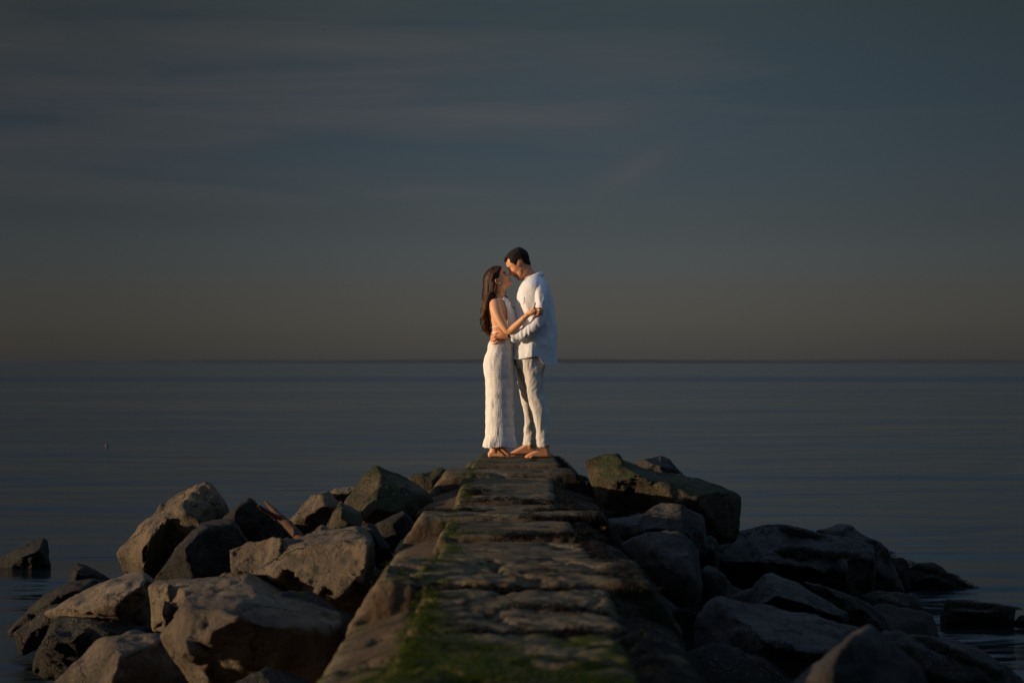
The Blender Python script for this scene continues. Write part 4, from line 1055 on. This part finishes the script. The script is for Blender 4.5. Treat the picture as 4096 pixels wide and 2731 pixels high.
# ======== man
man = empty('person', Q(900, 2764, 0)); man.location.z = gz
tag(man, 'dark haired barefoot man in loose white shirt and cream trousers, head bent down', 'person')
MP = [(542,314),(547,335),(552,355),(560,372),(568,384),(577,396),(580,408),(582,424),(585,440),(590,455),(597,468),(604,476),(612,476),(620,468),(628,470),(637,478),(646,482),(655,479),(658,484),(661,494),(670,503),(680,509),(685,519),(692,530),(702,538),(713,540),(735,534),(759,526)]
face_m = MP + [(790,500),(860,420),(868,372),(852,338),(834,290),(828,240),(812,195),(780,155),(740,135),(700,130),(650,140),(600,175),(565,220),(546,265),(540,295)]
def wf_m(u, v):
    d = dist_poly((u, v), face_m); t = min(d / 105, 1)
    fr = min(max(((v - 330) * .8 + (700 - u) * .6) / 120, 0), 1)
    return .079 * (1 - (1 - t) ** 2) ** (.5 + .25 * fr)
man_parts = [
    inflate(face_m, wf_m, 0, 7),
    limb([(780,370,0,80), (805,430,0,82), (840,490,0,90), (880,560,0,110)], 14),
    loft([(500,830,950,.10), (560,800,1030,.185), (650,760,1060,.195), (800,735,1075,.175), (1000,725,1080,.155), (1200,720,1080,.145), (1400,710,1050,.145), (1520,740,980,.130)], 30, 32, 2.3),
    limb([(955,610,-.165,62), (975,740,-.21,52), (965,900,-.235,48), (945,1060,-.25,44), (925,1105,-.25,42), (860,1150,-.24,44), (760,1205,-.215,40), (660,1235,-.19,32), (600,1242,-.178,29)], 36),
    limb([(955,610,.165,62), (975,740,.21,52), (955,900,.24,48), (920,1060,.25,44), (850,1110,.25,42), (700,1180,.22,38), (560,1210,.19,30), (500,1215,.18,32)], 30),
    loft([(1480,760,960,.06,-.06), (1600,780,975,.07,-.075), (1700,800,980,.075,-.085), (1900,820,995,.075,-.09), (2100,870,1040,.06,-.095), (2300,920,1060,.055,-.1), (2500,955,1065,.042,-.1), (2640,945,1088,.038,-.1), (2700,930,1100,.038,-.1)], 36, 24),
    loft([(1480,700,880,.06,.07), (1700,715,850,.085,.16), (1900,745,860,.075,.24), (2100,790,880,.06,.31), (2300,800,890,.055,.37), (2500,810,900,.042,.42), (2620,790,915,.040,.44), (2670,770,920,.040,.45)], 36, 24),
]
# his near hand spread on the small of her back
man_parts += [limb([(605,1242,-.178,30), (570,1240,-.172,38), (530,1232,-.166,46), (490,1228,-.160,50), (455,1232,-.155,46)], 16),
    limb([(520,1200,-.160,24), (482,1172,-.158,18), (448,1160,-.152,14), (412,1152,-.144,11.5)], 12, 10),
    limb([(462,1196,-.158,18), (425,1203,-.170,15.5), (392,1216,-.155,14), (368,1230,-.128,12)], 12, 10),
    limb([(452,1228,-.160,18), (410,1240,-.172,15.5), (378,1258,-.152,14), (358,1270,-.120,12)], 12, 10),
    limb([(456,1258,-.158,18), (416,1275,-.170,15.5), (382,1290,-.150,14), (360,1300,-.120,12)], 12, 10),
    limb([(474,1282,-.156,17), (438,1306,-.166,14), (404,1322,-.156,12.5), (378,1332,-.140,11)], 12, 10)]
man_parts += [limb([(500,1215,.18,32), (440,1225,.165,40)], 8)] + [limb([(440,1190 + 26 * i,.165,15), (390,1196 + 30 * i,.15,14), (362,1204 + 30 * i,.12,12)], 10, 10) for i in range(4)]
def foot_m(pts_poly, dy, toes, w_=.036):
    g = [inflate(pts_poly, lambda u, v: w_ * (1 - (1 - min(dist_poly((u, v), pts_poly) / 34, 1)) ** 2) ** .5, dy, 9)]
    for (u, v, y, r, l, dv) in toes: g.append(limb([(u + l, v - dv * .9, y, r * 1.05), (u + l * .45, v - dv, y, r * 1.1), (u, v, y, r)], 8, 8))
    return g
near_foot = [(790,2755),(784,2738),(810,2716),(850,2694),(895,2670),(935,2645),(950,2600),(1085,2600),(1092,2660),(1104,2710),(1112,2745),(1100,2763),(1000,2764),(880,2764)]
man_parts += foot_m(near_foot, -.095, [(774,2756,-.060,12,40,14), (790,2755,-.088,10.5,42,16), (806,2757,-.106,10.5,40,18), (826,2757,-.122,10.5,38,18), (855,2756,-.134,10.5,36,14)], .045)
far_foot = [(592,2722),(588,2702),(620,2680),(680,2645),(740,2612),(790,2575),(920,2575),(926,2640),(935,2700),(928,2724),(800,2727),(650,2727)]
man_parts += foot_m(far_foot, .45, [(583,2716,.42,13,30,8), (592,2718,.448,10,30,8), (604,2719,.466,9.5,28,8), (618,2719,.48,9.5,28,8), (634,2720,.494,9,26,8)], .042)
finish(man_parts, .0046, 2, 'body', M['skin_m'], man)
ear(man, M['skin_m'], 716, 324, -.080, 24, 42, -.15)
ear(man, M['skin_m'], 716, 324, .083, 24, 42, -.15)
for sgn in (-1, 1):
    bit('eyebrow', [(612,366,sgn*.052,4), (592,372,sgn*.044,6), (574,382,sgn*.028,5.5), (568,388,sgn*.016,4)], M['brow'], man)
    bit('eyelash', [(614,386,sgn*.048,2.5), (602,396,sgn*.042,3.5), (588,398,sgn*.032,3)], M['brow'], man)
bit('nostril', [(616,468,-.010,3.4), (623,467,-.010,3)], M['brow'], man, 4, 6)
bit('lips', [(668,466,-.026,3), (655,473,-.016,5), (649,477,0,6), (655,473,.016,5), (668,466,.026,3)], M['lips'], man, 16)
bit('lips', [(670,470,-.026,3), (664,482,-.016,5), (660,487,0,6), (664,482,.016,5), (670,470,.026,3)], M['lips'], man, 16)
# stubble along jaw and lip
def poly_shell(poly, wf, off, name, m, parent, step=8, fn=None, vox=.003, sm=1):
    return finish([inflate(poly, lambda u, v: max(wf(u, v) + off, .001), 0, step)], vox, sm, name, m, parent, fn)
st = [(655,500),(668,501),(681,507),(687,520),(694,531),(704,538),(714,540),(735,534),(757,525),(768,480),(762,430),(745,370),(728,360),(722,400),(712,440),(690,462),(662,455),(635,462),(640,474)]
poly_shell(st, wf_m, .0007, 'stubble', M['stubble'], man)
hair_all = [(518,272),(524,255),(545,228),(575,190),(610,158),(650,136),(680,124),(705,120),(712,116),(725,124),(755,134),(790,155),(820,190),(834,230),(840,275),(852,318),(860,345),(838,350),(800,340),(776,330),(752,300),(742,270),(716,268),(690,285),(684,312),(680,340),(660,350),(648,340),(636,328),(618,322),(598,322),(590,298),(582,268),(566,280),(552,300),(540,324),(530,312),(520,292)]
def wf_hm(u, v):
    d = dist_poly((u, v), hair_all); t = min(d / 10, 1)
    w_ = wf_m(min(max(u, 560), 826), max(v, 145)) + .009 if dist_poly((u, v), face_m) > 0 else .01
    # outside the skull outline the hair tapers to nothing at its own silhouette
    return max(.001, min(w_, .086) * (.35 + .65 * (1 - (1 - min(d / 26, 1)) ** 2) ** .5))
def hm_fn(co, no): return .0022 * fbm(co * 70, 3) + .003 * fbm(co * (22, 22, 30), 2)
def wf_hm2(u, v):
    ins = wf_m(u, v) + .007
    d = dist_poly((u, v), hair_all)
    top_ = v < 250 or u > 800
    if top_: return max(min(ins, .088), .088 * (1 - (1 - min(d / 100, 1)) ** 2) ** .5) if d > 2 else .002
    if u < 560: return min(.045, .045 * (1 - (1 - min(d / 20, 1)) ** 2) ** .5)
    return min(ins, wf_m(u, v) - .003 + .010 * min(d / 9, 1))
finish([inflate(hair_all, wf_hm2, 0, 8)], .0032, 1, 'hair', M['hair_m'], man, hm_fn)

# trousers
def wrinkle(scale, a, aniso=(1, 1, 1), seed=0.):
    def f(co, no):
        q = co * scale * np.array(aniso) + seed
        r = fbm(q + .6 * np.stack([pn(q), pn(q + 7), pn(q + 13)], 1), 3, True)
        return a * r
    return f
def trouser_fn(co, no):
    q = co * (7, 7, 3.2); q = q + .7 * np.stack([pn(q * .7), pn(q * .7 + 7), pn(q * .7 + 13)], 1)
    q2 = co * (9, 9, 16) + 5
    low = np.clip((1.55 - co[:, 2]) / .3, 0, 1)
    return .030 * fbm(q, 3, True) + .016 * low * fbm(q2, 2, True) - .008
tr = [loft([(1470,640,1045,.165,.0), (1530,650,1040,.165,.0), (1580,665,1032,.160,.01), (1640,690,1024,.150,.02)], 12, 44, 2.3),
      loft([(1500,705,1034,.10,-.075), (1600,728,1024,.10,-.08), (1674,755,1014,.098,-.085), (1754,775,1010,.096,-.088), (1814,788,1010,.095,-.09), (1934,804,1022,.090,-.092), (2034,826,1046,.086,-.095), (2154,862,1072,.082,-.098), (2254,888,1081,.078,-.1), (2354,906,1085,.074,-.1), (2454,926,1087,.070,-.1), (2560,938,1088,.066,-.1), (2618,941,1089,.066,-.1)], 50, 40, 2.2),
      loft([(1500,645,880,.10,.08), (1600,666,870,.10,.10), (1754,690,855,.095,.16), (1934,720,862,.088,.23), (2074,747,885,.083,.29), (2224,774,898,.078,.34), (2344,780,910,.074,.38), (2454,782,922,.072,.41), (2600,766,930,.070,.44)], 50, 40, 2.2)]
finish(tr, .0065, 3, 'trousers', M['trousers'], man, trouser_fn)
# shirt body with a curved tail
rows_sh = [(470,850,960,.06), (490,815,1003,.12), (520,790,1028,.175), (560,752,1056,.215), (620,722,1081,.235), (700,702,1102,.232), (800,686,1124,.222), (900,677,1141,.212), (1000,672,1154,.204), (1100,663,1165,.198), (1200,652,1174,.196), (1300,642,1181,.200), (1400,636,1187,.206), (1500,632,1192,.212), (1600,628,1198,.216)]
seg, n = 260, 300
V, Fc = loft(rows_sh, n, seg, 2.15, close=False); A = np.array(V).reshape(n, seg, 3)
vc = spline([(r[0], 0) for r in rows_sh], n)[:, 0]
ang = np.linspace(0, 2 * np.pi, seg, endpoint=False)
ucol = (A[-1, :, 0] / (A[-1, :, 1] / FS) + CX - 1850) / S
hem = np.interp(ucol, [630, 700, 800, 900, 935, 965, 1020, 1100, 1198], [1533, 1527, 1508, 1492, 1490, 1512, 1585, 1604, 1608])
# squeeze the lower part of every column to its own hem
for k in range(seg):
    newv = np.where(vc < 1200, vc, 1200 + (vc - 1200) * (hem[k] - 1200) / 400)
    col = A[:, k, :]; d_ = col[:, 1]; col[:, 2] = H - ((950 + newv * S) - HY) * d_ / FS
cen = A.mean(1, keepdims=True); dirv = A - cen; dirv[:, :, 2] = 0; dirv /= np.linalg.norm(dirv, axis=2, keepdims=True)
P_ = A.reshape(-1, 3)
q = P_ * (5.0, 5.0, 1.35) + (0, 0, 0) + P_[:, 2:3] * (.9, .3, 0); q = q + .7 * np.stack([pn(q * .8), pn(q * .8 + 7), pn(q * .8 + 13)], 1)
q2 = P_ * (8, 8, 9) + 3
ds = .046 * fbm(q, 2, True) + .008 * fbm(q2, 3, True) - .014
top_w = np.clip((vc - 480) / 140, .15, 1)[:, None]
A = A + dirv * (ds.reshape(n, seg) * top_w)[:, :, None]
capring = list(range(seg))
V2 = [tuple(x) for x in A.reshape(-1, 3)]; ctop = tuple(A[0].mean(0)); V2.append(ctop); F3 = list(Fc) + [(i, (i + 1) % seg, len(V2) - 1) for i in range(seg)]
o = link('shirt', fix_normals(mesh(V2, F3)), M['shirt'], man)
sd = o.modifiers.new('thickness', 'SOLIDIFY'); sd.thickness = .003; sd.offset = -1
uu = (A[:, :, 0] / (A[:, :, 1] / FS) + CX - 1850) / S; vv_ = (-(A[:, :, 2] - H) / (A[:, :, 1] / FS) + HY - 950) / S
ids = {}; PV = []; PF = []
for i in range(n - 1):
    for k in range(seg):
        k2 = (k + 1) % seg; q4_ = [(i, k), (i, k2), (i + 1, k2), (i + 1, k)]
        um = np.interp(785, vc, uu[:, k]); um2 = np.interp(785, vc, uu[:, k2])
        if 706 < um < 778 and 706 < um2 < 778 and 742 < vc[i] < 830 and A[i, k, 1] < D0:
            for a in q4_:
                if a not in ids: ids[a] = len(PV); PV.append(tuple(A[a] + dirv[a[0], a[1]] * .001 + np.array((-.0008, -.0015, 0))))
            PF.append(tuple(ids[a] for a in q4_))
po = link('pocket', fix_normals(mesh(PV, PF)), M['shirt'], man); sd = po.modifiers.new('thickness', 'SOLIDIFY'); sd.thickness = .0015; sd.offset = 0
def sleeve_fn(co, no):
    q = co * (9, 9, 6); q = q + .8 * np.stack([pn(q * .8), pn(q * .8 + 7), pn(q * .8 + 13)], 1)
    fore = np.clip((1.52 + .12 - co[:, 2]) / .12, 0, 1)
    # folds run around the bent forearm, lengthwise along the hanging upper sleeve
    q3 = np.stack([co[:, 0] * 16 + co[:, 2] * 10, co[:, 1] * 6, co[:, 2] * 14 - co[:, 0] * 6], 1)
    q4 = np.stack([co[:, 0] * 15 , co[:, 1] * 15, co[:, 2] * 3.0], 1)
    return (1 - fore) * np.clip((2.62 - co[:, 2]) / .12, 0, 1) * .022 * fbm(q4, 2, True) + fore * .024 * fbm(q3, 3, True) + .003 * fbm(q * 2, 2, True) - .004
def sleeve(s):
    rows = [(925,560,s*.12,62), (955,620,s*.165,90), (978,700,s*.205,86), (988,800,s*.228,78), (985,900,s*.240,74), (968,1000,s*.248,74), (935,1085,s*.252,80), (890,1135,s*.248,80), (820,1180,s*.232,76), (745,1222,s*.214,66), (690,1245,s*.198,56), (655,1258,s*.188,52)]
    return finish([limb(rows, 60, 40)], .0055, 2, 'sleeve', M['shirt'], man, sleeve_fn)
sleeve(-1); sleeve(1)
# rolled cuff
V, Fc = tube([Q(700,1240,-.20), Q(672,1248,-.193), Q(640,1256,-.186), Q(632,1258,-.184), Q(640,1256,-.186)], [(.036,.042), (.041,.046), (.043,.048), (.038,.043), (.030,.034)], 40, cap=True)
me = remesh([(V, Fc)], .004, 1); co, no = co_of(me), no_of(me); set_co(me, co + no * (.006 * fbm(co * 22, 3, True))[:, None])
link('cuff', me, M['shirt'], man)
# collar: stand and turned fall
def ring_loft(rings, name, m, parent, fn=None, th=.003):
    """rings of (u, v, half length u, tilt v over half length, half depth, front opening)"""
    V, Fc = [], []; seg = 80
    for (u, v, hu, tv, ry) in rings:
        for k in range(seg + 1):
            a = math.pi + .20 + (2 * math.pi - .40) * k / seg
            V.append(Q(u + hu * math.cos(a), v + tv * math.cos(a), ry * math.sin(a)))
    for i in range(len(rings) - 1):
        for k in range(seg): a = i * (seg + 1) + k; Fc.append((a, a + 1, a + seg + 2, a + seg + 1))
    me = fix_normals(mesh(V, Fc)); o = link(name, me, m, parent)
    if fn: co, no = co_of(me), no_of(me); set_co(me, co + no * fn(co, no)[:, None])
    sd = o.modifiers.new('thickness', 'SOLIDIFY'); sd.thickness = th; sd.offset = 0
    return o
ring_loft([(885,505,118,-52,.088), (880,486,110,-50,.074), (877,474,106,-47,.070), (880,470,112,-48,.078), (886,480,119,-50,.088), (893,500,122,-47,.100), (899,522,120,-46,.112)], 'collar', M['shirt'], man, lambda co, no: .003 * pn(co * 20))
V, Fc = inflate([(770,530),(800,505),(835,500),(850,530),(838,566),(815,556),(795,560),(772,552)], lambda u, v: .0025, -.088, 8)
link('collar_point', fix_normals(mesh(V, Fc)), M['shirt'], man, smooth=False)
# breast pocket
# wrist watch
wc = Q(584, 1244, -.177); wax = Vector(Q(640, 1246, -.185)) - Vector(Q(560, 1240, -.17))
watch = hoop('watch', wc, wax, .0245, .0265, .0045, M['steel'], man, 22)
b = ball(584, 1232, -.207, .014, (1, .35, 1), 16); link('watch_face', fix_normals(mesh(*b)), M['dial'], watch)
hoop('watch_bezel', Q(584, 1232, -.209), (0, 1, .01), .015, .015, .0028, M['steel'], watch, 20)
hoop('finger_ring', Q(392, 1286, -.158), (1, 0, .5), .012, .012, .0016, M['gold'], man, 16)

# ------------------------------------------------------------------ small far things
def bird(sx, sy, d, span, label):
    c = Vector(PX(sx, sy, d)); V = []; 
    bd = [(0, -.5, 0), (.09, 0, .05), (-.09, 0, .05), (0, 0, -.07), (0, .5, .02)]
    V = [c + Vector(p) * span * .5 for p in bd]; Fc = [(0, 1, 2), (0, 3, 1), (0, 2, 3), (4, 2, 1), (4, 1, 3), (4, 3, 2)]
    t = empty('bird', c); tag(t, label, 'bird')
    link('bird_body', fix_normals(mesh(V, Fc)), M['bird'], t)
    for s in (-1, 1):
        W_ = [c + Vector((s * a * span, b * span, z * span)) for a, b, z in ((.03, -.12, .02), (.03, .12, .02), (.28, .05, .13), (.28, -.1, .13), (.55, .04, .03), (.03, 0, .05), (.28, -.03, .16))]
        link('wing', fix_normals(mesh(W_, [(0, 3, 2, 1), (3, 4, 2), (0, 5, 6, 3), (5, 1, 2, 6), (6, 2, 4), (3, 6, 4)])), M['bird'], t)
bird(1295, 121, 190, .7, 'tiny dark bird high in the sky left of the couple')
bird(2245, 1091, 260, .5, 'speck of a dark bird low in the sky right of the man')
by = 2.0 * FS / (1784 - HY)
pts_ = [Q(0, 0)] 
bx = (427 - CX) * by / FS
V, Fc = tube([(bx, by, -.06), (bx, by, -.03), (bx, by, .0), (bx, by, .03), (bx, by, .05), (bx, by, .07)], [.01, .035, .04, .03, .016, .008], 14)
tag(link('buoy', fix_normals(mesh(V, Fc)), M['buoy']), 'tiny pale float bobbing on the open water left of the couple', 'buoy')
